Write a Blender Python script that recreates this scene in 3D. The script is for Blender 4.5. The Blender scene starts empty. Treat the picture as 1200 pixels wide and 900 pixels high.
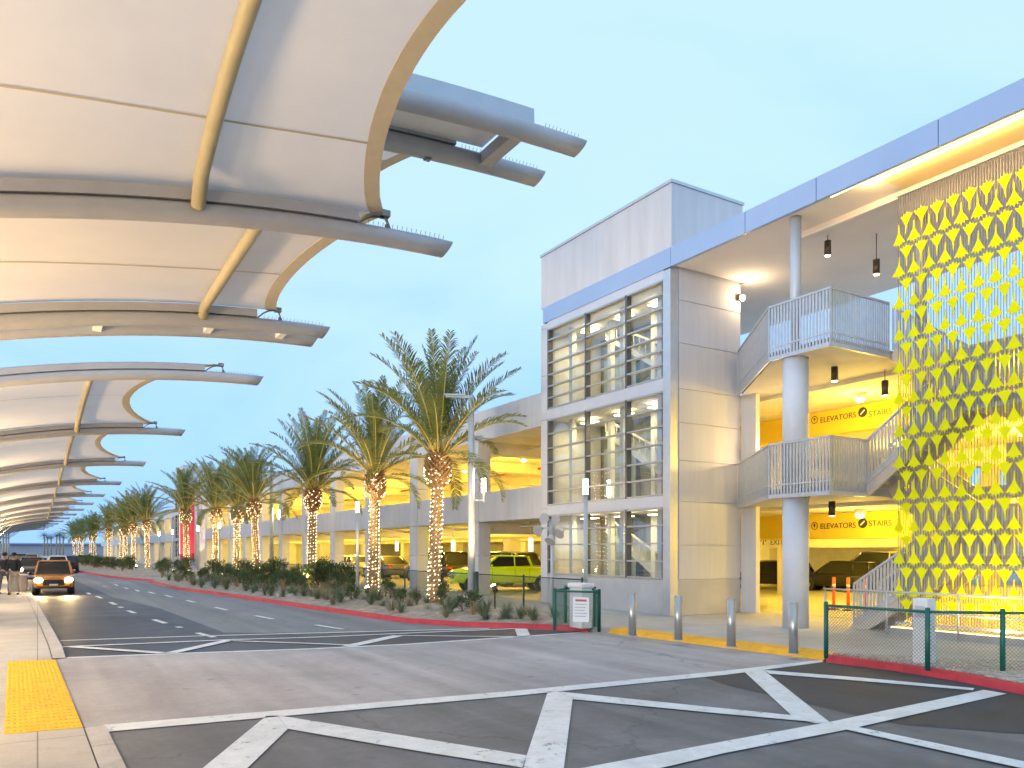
import bpy, math, random
from mathutils import Vector, Matrix, geometry
random.seed(11)
R = math.radians
sc = bpy.context.scene
COL = sc.collection

# ------------------------------------------------------------------ camera maths (1200x900 survey of the photo)
F, U0, V0 = 913.0, 600.0, 645.0
YAW = R(31.34); S, Cc = math.sin(YAW), math.cos(YAW)
EYE = 1.9
ROAD = -0.12
def ray(u, v):
    r = (u-U0)/F
    return Vector((S+Cc*r, Cc-S*r, (V0-v)/F))
def g(u, v, z=ROAD):
    d = ray(u, v); t = (z-EYE)/d.z
    return (d.x*t, d.y*t)
def atX(u, v, X):
    d = ray(u, v); t = X/d.x
    return Vector((X, d.y*t, EYE+d.z*t))
def colX(u, X):
    d = ray(u, V0); return d.y*X/d.x

# ------------------------------------------------------------------ materials
MATS = {}
def mat(name, col, rough=.7, metal=0., var=.12, scale=3., bump=0., bscale=40., emit=None, estr=0., spec=.5, stretch=None, col2=None, trans=0.):
    if name in MATS: return MATS[name]
    m = bpy.data.materials.new(name); m.use_nodes = True
    nt = m.node_tree; N = nt.nodes; L = nt.links
    b = N['Principled BSDF']
    b.inputs['Roughness'].default_value = rough; b.inputs['Metallic'].default_value = metal
    b.inputs['Specular IOR Level'].default_value = spec
    tc = N.new('ShaderNodeTexCoord'); vec = tc.outputs['Object']
    if stretch:
        mp = N.new('ShaderNodeMapping'); mp.inputs['Scale'].default_value = stretch
        L.new(vec, mp.inputs['Vector']); vec = mp.outputs['Vector']
    c = tuple(col)+(1,)
    if var > 0:
        n = N.new('ShaderNodeTexNoise'); n.inputs['Scale'].default_value = scale; n.inputs['Detail'].default_value = 8
        n.inputs['Roughness'].default_value = .65
        L.new(vec, n.inputs['Vector'])
        rp = N.new('ShaderNodeValToRGB')
        rp.color_ramp.elements[0].position = .3; rp.color_ramp.elements[1].position = .72
        a = col2 if col2 else tuple(x*(1-var) for x in col); z = tuple(min(1, x*(1+var)) for x in col)
        rp.color_ramp.elements[0].color = tuple(a)+(1,); rp.color_ramp.elements[1].color = tuple(z)+(1,)
        L.new(n.outputs['Fac'], rp.inputs['Fac']); L.new(rp.outputs['Color'], b.inputs['Base Color'])
    else: b.inputs['Base Color'].default_value = c
    if bump > 0:
        n2 = N.new('ShaderNodeTexNoise'); n2.inputs['Scale'].default_value = bscale; n2.inputs['Detail'].default_value = 5
        L.new(tc.outputs['Object'], n2.inputs['Vector'])
        bp = N.new('ShaderNodeBump'); bp.inputs['Strength'].default_value = bump; bp.inputs['Distance'].default_value = .02
        L.new(n2.outputs['Fac'], bp.inputs['Height']); L.new(bp.outputs['Normal'], b.inputs['Normal'])
    if emit:
        b.inputs['Emission Color'].default_value = tuple(emit)+(1,); b.inputs['Emission Strength'].default_value = estr
    if trans > 0:
        out = N['Material Output']; tr = N.new('ShaderNodeBsdfTranslucent'); tr.inputs['Color'].default_value = c
        mx = N.new('ShaderNodeMixShader'); mx.inputs['Fac'].default_value = trans
        L.new(b.outputs[0], mx.inputs[1]); L.new(tr.outputs[0], mx.inputs[2]); L.new(mx.outputs[0], out.inputs['Surface'])
    MATS[name] = m; return m

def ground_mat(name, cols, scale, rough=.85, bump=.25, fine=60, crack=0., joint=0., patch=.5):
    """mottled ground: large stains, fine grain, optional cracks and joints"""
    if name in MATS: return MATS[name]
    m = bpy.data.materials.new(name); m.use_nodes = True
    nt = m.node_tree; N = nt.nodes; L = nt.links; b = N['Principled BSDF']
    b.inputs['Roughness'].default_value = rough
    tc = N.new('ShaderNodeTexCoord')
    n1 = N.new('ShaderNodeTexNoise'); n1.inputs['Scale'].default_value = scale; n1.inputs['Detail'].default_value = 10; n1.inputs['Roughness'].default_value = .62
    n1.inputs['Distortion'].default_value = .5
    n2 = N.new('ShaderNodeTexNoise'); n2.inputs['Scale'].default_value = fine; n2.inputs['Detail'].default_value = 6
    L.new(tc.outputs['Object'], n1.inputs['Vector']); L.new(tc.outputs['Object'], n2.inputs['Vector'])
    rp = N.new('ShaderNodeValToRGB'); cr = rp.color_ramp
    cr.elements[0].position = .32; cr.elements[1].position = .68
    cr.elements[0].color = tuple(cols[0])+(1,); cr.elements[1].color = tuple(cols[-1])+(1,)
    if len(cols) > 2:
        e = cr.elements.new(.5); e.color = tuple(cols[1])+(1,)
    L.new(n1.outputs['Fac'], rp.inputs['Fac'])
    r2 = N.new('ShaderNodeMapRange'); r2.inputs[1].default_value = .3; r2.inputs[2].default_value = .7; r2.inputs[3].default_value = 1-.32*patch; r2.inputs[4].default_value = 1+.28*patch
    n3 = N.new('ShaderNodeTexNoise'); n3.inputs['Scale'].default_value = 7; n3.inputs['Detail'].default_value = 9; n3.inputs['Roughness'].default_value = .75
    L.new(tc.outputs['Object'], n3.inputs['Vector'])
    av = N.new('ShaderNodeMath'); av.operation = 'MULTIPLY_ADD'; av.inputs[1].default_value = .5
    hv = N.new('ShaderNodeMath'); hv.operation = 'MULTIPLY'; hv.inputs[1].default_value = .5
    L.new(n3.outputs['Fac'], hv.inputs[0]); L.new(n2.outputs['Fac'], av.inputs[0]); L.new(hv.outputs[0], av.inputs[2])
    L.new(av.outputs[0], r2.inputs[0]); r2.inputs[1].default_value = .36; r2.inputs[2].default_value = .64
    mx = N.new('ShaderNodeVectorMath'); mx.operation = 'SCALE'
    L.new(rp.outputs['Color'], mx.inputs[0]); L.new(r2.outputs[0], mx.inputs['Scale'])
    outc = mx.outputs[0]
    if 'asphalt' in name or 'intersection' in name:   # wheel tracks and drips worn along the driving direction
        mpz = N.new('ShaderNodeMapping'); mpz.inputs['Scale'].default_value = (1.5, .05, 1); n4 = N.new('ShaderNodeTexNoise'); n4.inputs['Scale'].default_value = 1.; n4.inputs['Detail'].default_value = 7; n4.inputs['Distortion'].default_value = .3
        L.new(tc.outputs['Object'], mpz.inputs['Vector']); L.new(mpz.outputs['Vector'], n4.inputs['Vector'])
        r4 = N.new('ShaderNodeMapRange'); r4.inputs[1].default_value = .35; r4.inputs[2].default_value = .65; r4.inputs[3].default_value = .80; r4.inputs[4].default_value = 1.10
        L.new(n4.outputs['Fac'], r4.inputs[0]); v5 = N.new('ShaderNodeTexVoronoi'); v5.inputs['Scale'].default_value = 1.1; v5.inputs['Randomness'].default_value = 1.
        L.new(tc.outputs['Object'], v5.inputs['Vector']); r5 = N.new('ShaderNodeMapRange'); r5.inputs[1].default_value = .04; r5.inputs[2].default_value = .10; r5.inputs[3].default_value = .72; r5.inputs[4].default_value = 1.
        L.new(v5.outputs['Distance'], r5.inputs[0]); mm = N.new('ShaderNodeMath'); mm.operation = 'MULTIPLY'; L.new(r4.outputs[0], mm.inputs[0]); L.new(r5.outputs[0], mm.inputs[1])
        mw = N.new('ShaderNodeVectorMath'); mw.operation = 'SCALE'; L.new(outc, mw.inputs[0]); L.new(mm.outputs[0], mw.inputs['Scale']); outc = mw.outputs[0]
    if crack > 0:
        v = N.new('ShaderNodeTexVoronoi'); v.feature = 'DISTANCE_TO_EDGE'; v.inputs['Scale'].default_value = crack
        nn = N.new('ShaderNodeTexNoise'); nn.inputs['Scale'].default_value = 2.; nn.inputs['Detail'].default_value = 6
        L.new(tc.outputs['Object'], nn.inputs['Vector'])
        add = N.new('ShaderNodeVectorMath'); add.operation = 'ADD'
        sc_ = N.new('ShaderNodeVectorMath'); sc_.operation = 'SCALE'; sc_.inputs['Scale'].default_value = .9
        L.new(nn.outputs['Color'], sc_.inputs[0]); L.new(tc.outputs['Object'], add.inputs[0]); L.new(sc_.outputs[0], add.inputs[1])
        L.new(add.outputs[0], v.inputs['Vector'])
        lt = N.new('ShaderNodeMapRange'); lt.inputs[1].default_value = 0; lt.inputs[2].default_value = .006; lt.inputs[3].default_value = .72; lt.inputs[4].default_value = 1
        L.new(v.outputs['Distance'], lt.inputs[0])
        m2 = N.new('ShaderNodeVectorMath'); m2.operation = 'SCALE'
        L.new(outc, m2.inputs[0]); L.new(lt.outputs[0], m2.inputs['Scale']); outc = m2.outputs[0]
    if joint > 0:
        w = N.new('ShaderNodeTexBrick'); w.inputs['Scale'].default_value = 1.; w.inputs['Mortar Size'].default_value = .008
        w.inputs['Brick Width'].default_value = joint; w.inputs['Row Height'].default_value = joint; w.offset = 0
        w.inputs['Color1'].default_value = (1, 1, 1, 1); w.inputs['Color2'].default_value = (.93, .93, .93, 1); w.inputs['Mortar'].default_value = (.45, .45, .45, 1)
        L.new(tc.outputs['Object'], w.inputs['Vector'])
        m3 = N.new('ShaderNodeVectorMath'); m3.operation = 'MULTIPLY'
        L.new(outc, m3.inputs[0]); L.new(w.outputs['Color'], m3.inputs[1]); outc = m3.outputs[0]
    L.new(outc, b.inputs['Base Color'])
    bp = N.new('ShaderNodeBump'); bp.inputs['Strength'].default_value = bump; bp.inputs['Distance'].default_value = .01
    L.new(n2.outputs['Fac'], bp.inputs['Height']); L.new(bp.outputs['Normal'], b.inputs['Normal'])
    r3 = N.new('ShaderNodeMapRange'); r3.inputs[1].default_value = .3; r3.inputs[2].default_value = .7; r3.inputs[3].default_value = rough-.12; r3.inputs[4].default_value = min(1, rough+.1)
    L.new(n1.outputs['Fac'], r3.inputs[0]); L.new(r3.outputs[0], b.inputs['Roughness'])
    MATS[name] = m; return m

def glass_mat(name, tint=(.85, .92, .95), refl=.04):
    if name in MATS: return MATS[name]
    m = bpy.data.materials.new(name); m.use_nodes = True
    nt = m.node_tree; N = nt.nodes; L = nt.links; N.remove(N['Principled BSDF'])
    tr = N.new('ShaderNodeBsdfTransparent'); tr.inputs['Color'].default_value = tuple(tint)+(1,)
    gl = N.new('ShaderNodeBsdfGlossy'); gl.inputs['Roughness'].default_value = .015; gl.inputs['Color'].default_value = (.95, .97, 1, 1)
    fr = N.new('ShaderNodeLayerWeight'); fr.inputs['Blend'].default_value = .35
    ad = N.new('ShaderNodeMath'); ad.operation = 'MULTIPLY_ADD'; ad.inputs[1].default_value = .13; ad.inputs[2].default_value = refl; ad.use_clamp = True
    tc = N.new('ShaderNodeTexCoord'); n = N.new('ShaderNodeTexNoise'); n.inputs['Scale'].default_value = .9
    L.new(tc.outputs['Object'], n.inputs['Vector'])
    bp = N.new('ShaderNodeBump'); bp.inputs['Strength'].default_value = .06; bp.inputs['Distance'].default_value = .05
    L.new(n.outputs['Fac'], bp.inputs['Height']); L.new(bp.outputs['Normal'], gl.inputs['Normal'])
    L.new(fr.outputs['Fresnel'], ad.inputs[0])
    mx = N.new('ShaderNodeMixShader'); L.new(ad.outputs[0], mx.inputs['Fac']); L.new(tr.outputs[0], mx.inputs[1]); L.new(gl.outputs[0], mx.inputs[2])
    L.new(mx.outputs[0], N['Material Output'].inputs['Surface'])
    MATS[name] = m; return m

M_conc = mat('concrete', (.50, .50, .51), .8, var=.10, scale=1.3, bump=.12)
M_panel = mat('panel_concrete', (.58, .58, .60), .75, var=.09, scale=1.3, bump=.08, stretch=(1.5, 1.5, .2))
M_panel2 = mat('tower_cladding', (.64, .64, .665), .7, var=.07, scale=1.6, bump=.06, stretch=(2.2, 2.2, .16))
M_basec = mat('base_concrete', (.40, .38, .36), .85, var=.14, scale=1.6, bump=.2)
M_fascia = mat('fascia_metal', (.36, .47, .67), .42, metal=.25, var=.04, scale=.5)  # the sky's blue reflection is mixed into the base colour
M_trim = mat('aluminium', (.58, .60, .63), .38, metal=.55, var=.06, scale=4)
M_mull = mat('mullion', (.46, .47, .47), .4, metal=.5, var=.05)
M_steel = mat('painted_steel', (.50, .55, .60), .45, metal=.2, var=.06, scale=2)
M_col = mat('pale_column_paint', (.66, .67, .70), .55, var=.06, scale=1.5)
M_rail = mat('railing_metal', (.50, .53, .57), .42, metal=.45, var=.1, scale=6)
M_soffit = mat('white_soffit', (.82, .77, .74), .8, var=.05, scale=.6)
M_ceil = mat('garage_ceiling', (.66, .62, .55), .85, var=.2, scale=.5)
M_gfloor = mat('garage_floor', (.42, .40, .36), .6, var=.14, scale=.8, bump=.06)
M_perf = mat('perforated_panel', (.72, .56, .32), .55, metal=.2, var=.15, scale=60)
M_glass = glass_mat('window_glass')
M_dark = mat('dark_recess', (.03, .03, .035), .6, var=.0)
M_black = mat('black_metal', (.02, .02, .022), .4, var=0)
M_white = mat('white_paint', (.78, .78, .77), .5, var=.05, scale=4)
M_mark = ground_mat('road_paint', [(.60, .62, .63), (.72, .74, .75), (.80, .81, .82)], 2.2, .6, .2, 70, patch=.35)
def wear(m, thr=.66):
    nt = m.node_tree; N = nt.nodes; L = nt.links; b = N['Principled BSDF']; tc = N.new('ShaderNodeTexCoord')
    n = N.new('ShaderNodeTexNoise'); n.inputs['Scale'].default_value = 5.5; n.inputs['Detail'].default_value = 12; n.inputs['Roughness'].default_value = .78
    L.new(tc.outputs['Object'], n.inputs['Vector']); r = N.new('ShaderNodeMapRange'); r.inputs[1].default_value = thr-.08; r.inputs[2].default_value = thr; r.inputs[3].default_value = 1; r.inputs[4].default_value = .25
    L.new(n.outputs['Fac'], r.inputs[0]); L.new(r.outputs[0], b.inputs['Alpha'])
wear(M_mark)
M_curbwhite = ground_mat('kerb_concrete', [(.42, .39, .36), (.50, .47, .44), (.57, .54, .50)], 1.6, .8, .25, 50, joint=3.0)
M_asph = ground_mat('asphalt_light', [(.16, .17, .185), (.205, .215, .23), (.24, .25, .265)], .5, .7, .3, 120, crack=.16)
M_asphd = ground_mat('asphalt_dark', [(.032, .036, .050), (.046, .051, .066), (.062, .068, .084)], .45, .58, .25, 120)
M_asphn = ground_mat('asphalt_worn', [(.115, .119, .128), (.155, .160, .172), (.195, .201, .214)], .9, .78, .4, 160, crack=.2)
M_asphp = ground_mat('asphalt_patch', [(.030, .036, .048), (.046, .053, .068), (.064, .073, .090)], 1.1, .75, .4, 140)
M_cross = ground_mat('intersection_concrete', [(.32, .30, .31), (.405, .388, .40), (.475, .465, .475)], .38, .8, .2, 45, crack=.1, patch=.4)
M_walk = ground_mat('sidewalk_concrete', [(.40, .37, .33), (.48, .45, .41), (.54, .51, .47)], .7, .8, .2, 60, joint=1.6, patch=.35)
M_walk2 = ground_mat('plaza_concrete', [(.38, .37, .36), (.45, .44, .43), (.52, .51, .50)], .6, .8, .2, 60, joint=2.4, patch=.35)
M_soil = ground_mat('decomposed_granite', [(.26, .20, .15), (.38, .31, .24), (.50, .43, .35)], 2.5, .95, .8, 35, patch=.9)
M_gravel = ground_mat('gravel', [(.22, .20, .18), (.42, .38, .34), (.62, .58, .53)], 14, .9, .9, 40, patch=1.)
M_redcurb = mat('red_kerb_paint', (.50, .035, .05), .6, var=.22, scale=3, bump=.15)
M_yellow = mat('yellow_paint', (.86, .42, .015), .65, var=.16, scale=2.5, bump=.1)
M_tact = mat('tactile_yellow', (.86, .50, .01), .6, var=.14, scale=5)
M_green = mat('green_fence_paint', (.010, .12, .085), .4, var=.1)
M_wire = mat('fence_wire', (.20, .22, .20), .5, metal=.4, var=.1)
M_bwire = mat('dark_green_wire', (.03, .07, .055), .5, var=.1)
M_lime = mat('lime_plane_paint', (.74, .76, .002), .6, spec=.12, var=.05, scale=3)
M_cable = mat('steel_cable', (.20, .17, .14), .4, metal=.5, var=0)
M_red = mat('red_screen', (.62, .03, .06), .5, var=.12, scale=3)
M_tubec = mat('canopy_steel', (.40, .405, .42), .45, metal=.15, var=.07, scale=3)
M_purl = mat('purlin_paint', (.38, .34, .22), .45, var=.08, scale=3)
M_hem = mat('fabric_hem', (.60, .54, .42), .8, var=.07, scale=6, trans=.25)
M_seam = mat('fabric_seam', (.48, .42, .30), .8, var=0, trans=.15)
M_fabric = mat('canopy_fabric', (.72, .69, .665), .75, var=.07, scale=.7, trans=.30, bump=.5, bscale=1.1)
M_bronze = mat('bronze_lamp_body', (.07, .05, .035), .4, metal=.4, var=0)
M_lampw = mat('lamp_glow_white', (.9, .85, .7), .5, var=0, emit=(1, .80, .48), estr=28)
M_lampa = mat('lamp_glow_amber', (.9, .8, .5), .5, var=0, emit=(1, .70, .30), estr=12)
M_bulb = mat('string_bulb', (.9, .8, .6), .5, var=0, emit=(1, .72, .38), estr=7.5)
M_strip = mat('strip_light', (.9, .7, .4), .5, var=0, emit=(1, .66, .24), estr=2.6)
M_bark = mat('palm_bark', (.34, .23, .12), .9, var=.45, scale=14, bump=.7, bscale=24)
M_boot = mat('palm_boots', (.34, .20, .09), .9, var=.45, scale=10, bump=.6, bscale=20)
M_frond = mat('palm_leaf', (.17, .205, .055), .5, var=.35, scale=1.2, trans=.22)
M_frondd = mat('palm_leaf_unlit', (.035, .055, .030), .6, var=.3, scale=.7)  # leaf colour darkened to paint the distant palms as unlit silhouettes
M_rachis = mat('palm_rachis', (.55, .43, .12), .55, var=.15)  # golden base colour carries the uplight falling on the midribs
M_shrub = mat('shrub_leaf', (.085, .125, .045), .6, var=.4, scale=5, trans=.15)
M_agave = mat('agave_leaf', (.12, .17, .11), .55, var=.25, scale=4)
M_grassp = mat('dry_grass', (.30, .27, .15), .7, var=.3, scale=6, trans=.2)
M_tyre = mat('tyre_rubber', (.018, .018, .018), .8, var=0)
M_rim = mat('alloy_rim', (.35, .35, .36), .35, metal=.7, var=0)
M_cglass = mat('car_glass', (.02, .022, .024), .08, var=0, spec=.6)
M_head = mat('headlight_lit', (.9, .85, .7), .3, var=0, emit=(1, .74, .36), estr=60)
M_headoff = mat('headlight_off', (.5, .5, .5), .15, metal=.3, var=0)
M_tail = mat('tail_lamp', (.4, .01, .01), .3, var=0)
M_orange = mat('orange_plastic', (.75, .12, .02), .5, var=.06)
M_skin = mat('skin', (.42, .26, .18), .6, var=.05)
M_letter = mat('sign_lettering', (.035, .035, .035), .6, var=0)

# ------------------------------------------------------------------ mesh builder
class MB:
    def __init__(s): s.v = []; s.f = []; s.smooth = []
    def add(s, vs, fs, sm=False):
        o = len(s.v); s.v += [tuple(p) for p in vs]; s.f += [tuple(i+o for i in f) for f in fs]; s.smooth += [sm]*len(fs); return s
    def box(s, a, b):
        x0, y0, z0 = a; x1, y1, z1 = b
        return s.add([(x0,y0,z0),(x1,y0,z0),(x1,y1,z0),(x0,y1,z0),(x0,y0,z1),(x1,y0,z1),(x1,y1,z1),(x0,y1,z1)],
              [(0,3,2,1),(4,5,6,7),(0,1,5,4),(1,2,6,5),(2,3,7,6),(3,0,4,7)])
    def bar(s, p, q, w, h, up=(0,0,1)):
        p = Vector(p); q = Vector(q); d = (q-p).normalized(); up = Vector(up)
        if abs(d.dot(up)) > .98: up = Vector((1,0,0))
        a = d.cross(up).normalized()*w/2; b = a.cross(d).normalized()*h/2
        vs = [p-a-b, p+a-b, p+a+b, p-a+b, q-a-b, q+a-b, q+a+b, q-a+b]
        return s.add(vs, [(0,1,2,3),(7,6,5,4),(0,4,5,1),(1,5,6,2),(2,6,7,3),(3,7,4,0)])
    def tube(s, pts, r, n=8, cap=True):
        pts = [Vector(p) for p in pts]; k = len(pts); rs = r if isinstance(r, (list, tuple)) else [r]*k
        vs = []; pa = None
        for i, p in enumerate(pts):
            d = (pts[min(i+1,k-1)]-pts[max(i-1,0)]).normalized()
            if pa is None:
                pa = d.cross(Vector((0,0,1)) if abs(d.z) < .9 else Vector((1,0,0))).normalized()
            else:
                pa = (pa-d*pa.dot(d)).normalized()
            b = d.cross(pa)
            for j in range(n):
                t = 2*math.pi*j/n; vs.append(p+(pa*math.cos(t)+b*math.sin(t))*rs[i])
        fs = [(i*n+j, i*n+(j+1)%n, (i+1)*n+(j+1)%n, (i+1)*n+j) for i in range(k-1) for j in range(n)]
        o = len(s.v); s.add(vs, fs, True)
        s.f += [tuple(o+j for j in reversed(range(n))), tuple(o+(k-1)*n+j for j in range(n))]; s.smooth += [False, False]
        return s
    def cyl(s, c, r, z0, z1, n=16, r2=None):
        return s.tube([(c[0],c[1],z0),(c[0],c[1],z1)], [r, r if r2 is None else r2], n)
    def poly(s, pts, z0, z1=None):
        """flat polygon at z0, or a prism z0..z1"""
        n = len(pts)
        a = sum(pts[i][0]*pts[(i+1)%n][1]-pts[(i+1)%n][0]*pts[i][1] for i in range(n))
        if a < 0: pts = pts[::-1]
        tri = geometry.tessellate_polygon([[Vector((p[0],p[1],0)) for p in pts]])
        def up(t):
            q = [pts[i] for i in t]; ar = (q[1][0]-q[0][0])*(q[2][1]-q[0][1])-(q[2][0]-q[0][0])*(q[1][1]-q[0][1])
            return t if ar > 0 else (t[0],t[2],t[1])
        tri = [up(t) for t in tri]
        if z1 is None: return s.add([(p[0],p[1],z0) for p in pts], tri)
        vs = [(p[0],p[1],z0) for p in pts]+[(p[0],p[1],z1) for p in pts]
        return s.add(vs, [(t[0],t[2],t[1]) for t in tri]+[tuple(i+n for i in t) for t in tri]+[(i,(i+1)%n,(i+1)%n+n,i+n) for i in range(n)])
    def strip(s, a, b, w, z):
        a = Vector(a); b = Vector(b); d = (b-a).normalized(); n_ = Vector((-d.y, d.x))*w/2
        return s.poly([(a-n_)[:], (b-n_)[:], (b+n_)[:], (a+n_)[:]], z)
    def sphere(s, c, r, nu=10, nv=7, sx=1, sy=1, sz=1):
        vs = [(c[0], c[1], c[2]-r*sz)]
        for i in range(1, nv):
            ph = -math.pi/2+math.pi*i/nv
            for j in range(nu):
                t = 2*math.pi*j/nu; vs.append((c[0]+r*sx*math.cos(ph)*math.cos(t), c[1]+r*sy*math.cos(ph)*math.sin(t), c[2]+r*sz*math.sin(ph)))
        vs.append((c[0], c[1], c[2]+r*sz)); fs = []
        for j in range(nu):
            fs.append((0, 1+(j+1)%nu, 1+j)); fs.append((len(vs)-1, 1+(nv-2)*nu+j, 1+(nv-2)*nu+(j+1)%nu))
        for i in range(nv-2):
            for j in range(nu):
                a = 1+i*nu+j; b = 1+i*nu+(j+1)%nu; fs.append((a, b, b+nu, a+nu))
        return s.add(vs, fs, True)
    def octa(s, c, r):
        x,y,z = c
        return s.add([(x+r,y,z),(x-r,y,z),(x,y+r,z),(x,y-r,z),(x,y,z+r),(x,y,z-r)], [(0,2,4),(2,1,4),(1,3,4),(3,0,4),(2,0,5),(1,2,5),(3,1,5),(0,3,5)])
    def build(s, name, m, parent=None, origin=None, bevel=0.):
        off = Vector((0,0,0))
        if parent is not None:
            p = parent
            while p is not None: off += p.location; p = p.parent
        elif origin is not None: off = Vector(origin)
        me = bpy.data.meshes.new(name); me.from_pydata([tuple(Vector(v)-off) for v in s.v], [], s.f); me.update()
        for p, sm in zip(me.polygons, s.smooth): p.use_smooth = sm
        if m: me.materials.append(m)
        o = bpy.data.objects.new(name, me); COL.objects.link(o)
        if parent is not None: o.parent = parent
        elif origin is not None: o.location = origin
        if bevel > 0:
            bm = o.modifiers.new('bevel', 'BEVEL'); bm.width = bevel; bm.segments = 2; bm.limit_method = 'ANGLE'
        return o

def tag(o, label, cat, group=None):
    o['label'] = label; o['category'] = cat
    if group: o['group'] = group
    return o
def thing(name, label, cat, loc, group=None):
    o = bpy.data.objects.new(name, None); COL.objects.link(o); o.location = loc; o.empty_display_size = .3
    return tag(o, label, cat, group)
def struct(mb, name, m, kind='structure', bevel=0):
    o = mb.build(name, m, bevel=bevel); o['kind'] = kind; return o
def kids(o): return [c for c in COL.objects if c.parent == o]
def dup(root, loc, rz=0., label=None, group=None, scale=None):
    r = root.copy(); COL.objects.link(r); r.location = loc; r.rotation_euler = (0,0,rz)
    if scale: r.scale = (scale,)*3 if not isinstance(scale, tuple) else scale
    if label: r['label'] = label
    if group: r['group'] = group
    for ch in KID.get(root.name) or KID.setdefault(root.name, kids(root)):
        c = ch.copy(); COL.objects.link(c); c.parent = r
        for d in KID.get(ch.name) or KID.setdefault(ch.name, kids(ch)):
            e = d.copy(); COL.objects.link(e); e.parent = c
    return r
KID = {}
def light(name, kind, loc, energy, col, parent=None, **kw):
    d = bpy.data.lights.new(name, kind); d.energy = energy; d.color = col
    for k, v in kw.items():
        if k != 'aim': setattr(d, k, v)
    o = bpy.data.objects.new(name, d); COL.objects.link(o)
    off = Vector((0,0,0)); p = parent
    while p is not None: off += p.location; p = p.parent
    o.location = Vector(loc)-off
    if 'aim' in kw: o.rotation_euler = (Vector(kw['aim'])-Vector(loc)).to_track_quat('-Z', 'Y').to_euler()
    if parent is not None: o.parent = parent
    return o
ORD = ['nearest','second','third','fourth','fifth','sixth','seventh','eighth','ninth','tenth','eleventh','twelfth','thirteenth','fourteenth','fifteenth','sixteenth','seventeenth','eighteenth','nineteenth','twentieth','twenty-first','twenty-second']
AMBER = (1., .66, .07); WARM = (1., .70, .38); CANW = (1., .68, .34)

# ------------------------------------------------------------------ camera, world, sun
cam = bpy.data.cameras.new('camera'); co = bpy.data.objects.new('camera', cam); COL.objects.link(co); sc.camera = co
cam.sensor_width = 36; cam.lens = 36*F/1200; cam.shift_y = (V0-450)/1200; cam.clip_end = 3000; cam.clip_start = .05
co.location = (0, 0, EYE); co.rotation_euler = (R(90), 0, -YAW)

SUN_EL, SUN_AZ = R(7), R(250)
w = bpy.data.worlds.new('World'); sc.world = w; w.use_nodes = True
N = w.node_tree.nodes; L = w.node_tree.links; bg = N['Background']
sky = N.new('ShaderNodeTexSky'); sky.sky_type = 'NISHITA'; sky.sun_disc = False
sky.sun_elevation = SUN_EL; sky.sun_rotation = SUN_AZ; sky.air_density = 1.; sky.dust_density = .4; sky.ozone_density = 3.5
tc = N.new('ShaderNodeTexCoord'); mp = N.new('ShaderNodeMapping'); mp.inputs['Scale'].default_value = (1.2, 1.2, 3.2)
L.new(tc.outputs['Generated'], mp.inputs['Vector'])
nz = N.new('ShaderNodeTexNoise'); nz.inputs['Scale'].default_value = 1.6; nz.inputs['Detail'].default_value = 6; nz.inputs['Distortion'].default_value = .6
L.new(mp.outputs['Vector'], nz.inputs['Vector'])
# thin dusk overcast over the clear sky: deeper blue low down, pale above, faint streaks
sep = N.new('ShaderNodeSeparateXYZ'); L.new(tc.outputs['Generated'], sep.inputs[0])
hz = N.new('ShaderNodeMath'); hz.operation = 'MULTIPLY_ADD'; hz.inputs[1].default_value = 1.0; L.new(nz.outputs['Fac'], hz.inputs[0]); L.new(sep.outputs['Z'], hz.inputs[2])
mr = N.new('ShaderNodeMapRange'); mr.inputs[1].default_value = .44; mr.inputs[2].default_value = .98; mr.interpolation_type = 'SMOOTHSTEP'
L.new(hz.outputs[0], mr.inputs[0])
veil = N.new('ShaderNodeMix'); veil.data_type = 'RGBA'; veil.inputs[6].default_value = (2.2, 4.2, 7.5, 1); veil.inputs[7].default_value = (3.75, 5.45, 7.6, 1)
L.new(mr.outputs[0], veil.inputs[0])
mxw = N.new('ShaderNodeMix'); mxw.data_type = 'RGBA'; mxw.inputs[0].default_value = .84
L.new(veil.outputs[2], mxw.inputs[7]); L.new(sky.outputs[0], mxw.inputs[6])
L.new(mxw.outputs[2], bg.inputs['Color']); bg.inputs['Strength'].default_value = .1
sun = light('sun', 'SUN', (0,0,60), .5, (1, .97, .95), angle=R(15))
# sun direction from azimuth (blender sky: rotation measured from +Y clockwise)
sd = Vector((math.sin(SUN_AZ)*math.cos(SUN_EL), math.cos(SUN_AZ)*math.cos(SUN_EL), math.sin(SUN_EL)))
sun.rotation_euler = (-sd).to_track_quat('-Z', 'Y').to_euler()
sc.view_settings.view_transform = 'Standard'; sc.view_settings.look = 'None'; sc.view_settings.exposure = .94; sc.view_settings.gamma = 1
sc.cycles.use_denoising = True; sc.cycles.max_bounces = 6; sc.cycles.diffuse_bounces = 4; sc.cycles.transparent_max_bounces = 12
sc.cycles.sample_clamp_indirect = 6; sc.cycles.caustics_reflective = False; sc.cycles.caustics_refractive = False
try: sc.cycles.use_light_tree = True
except Exception: pass

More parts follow.
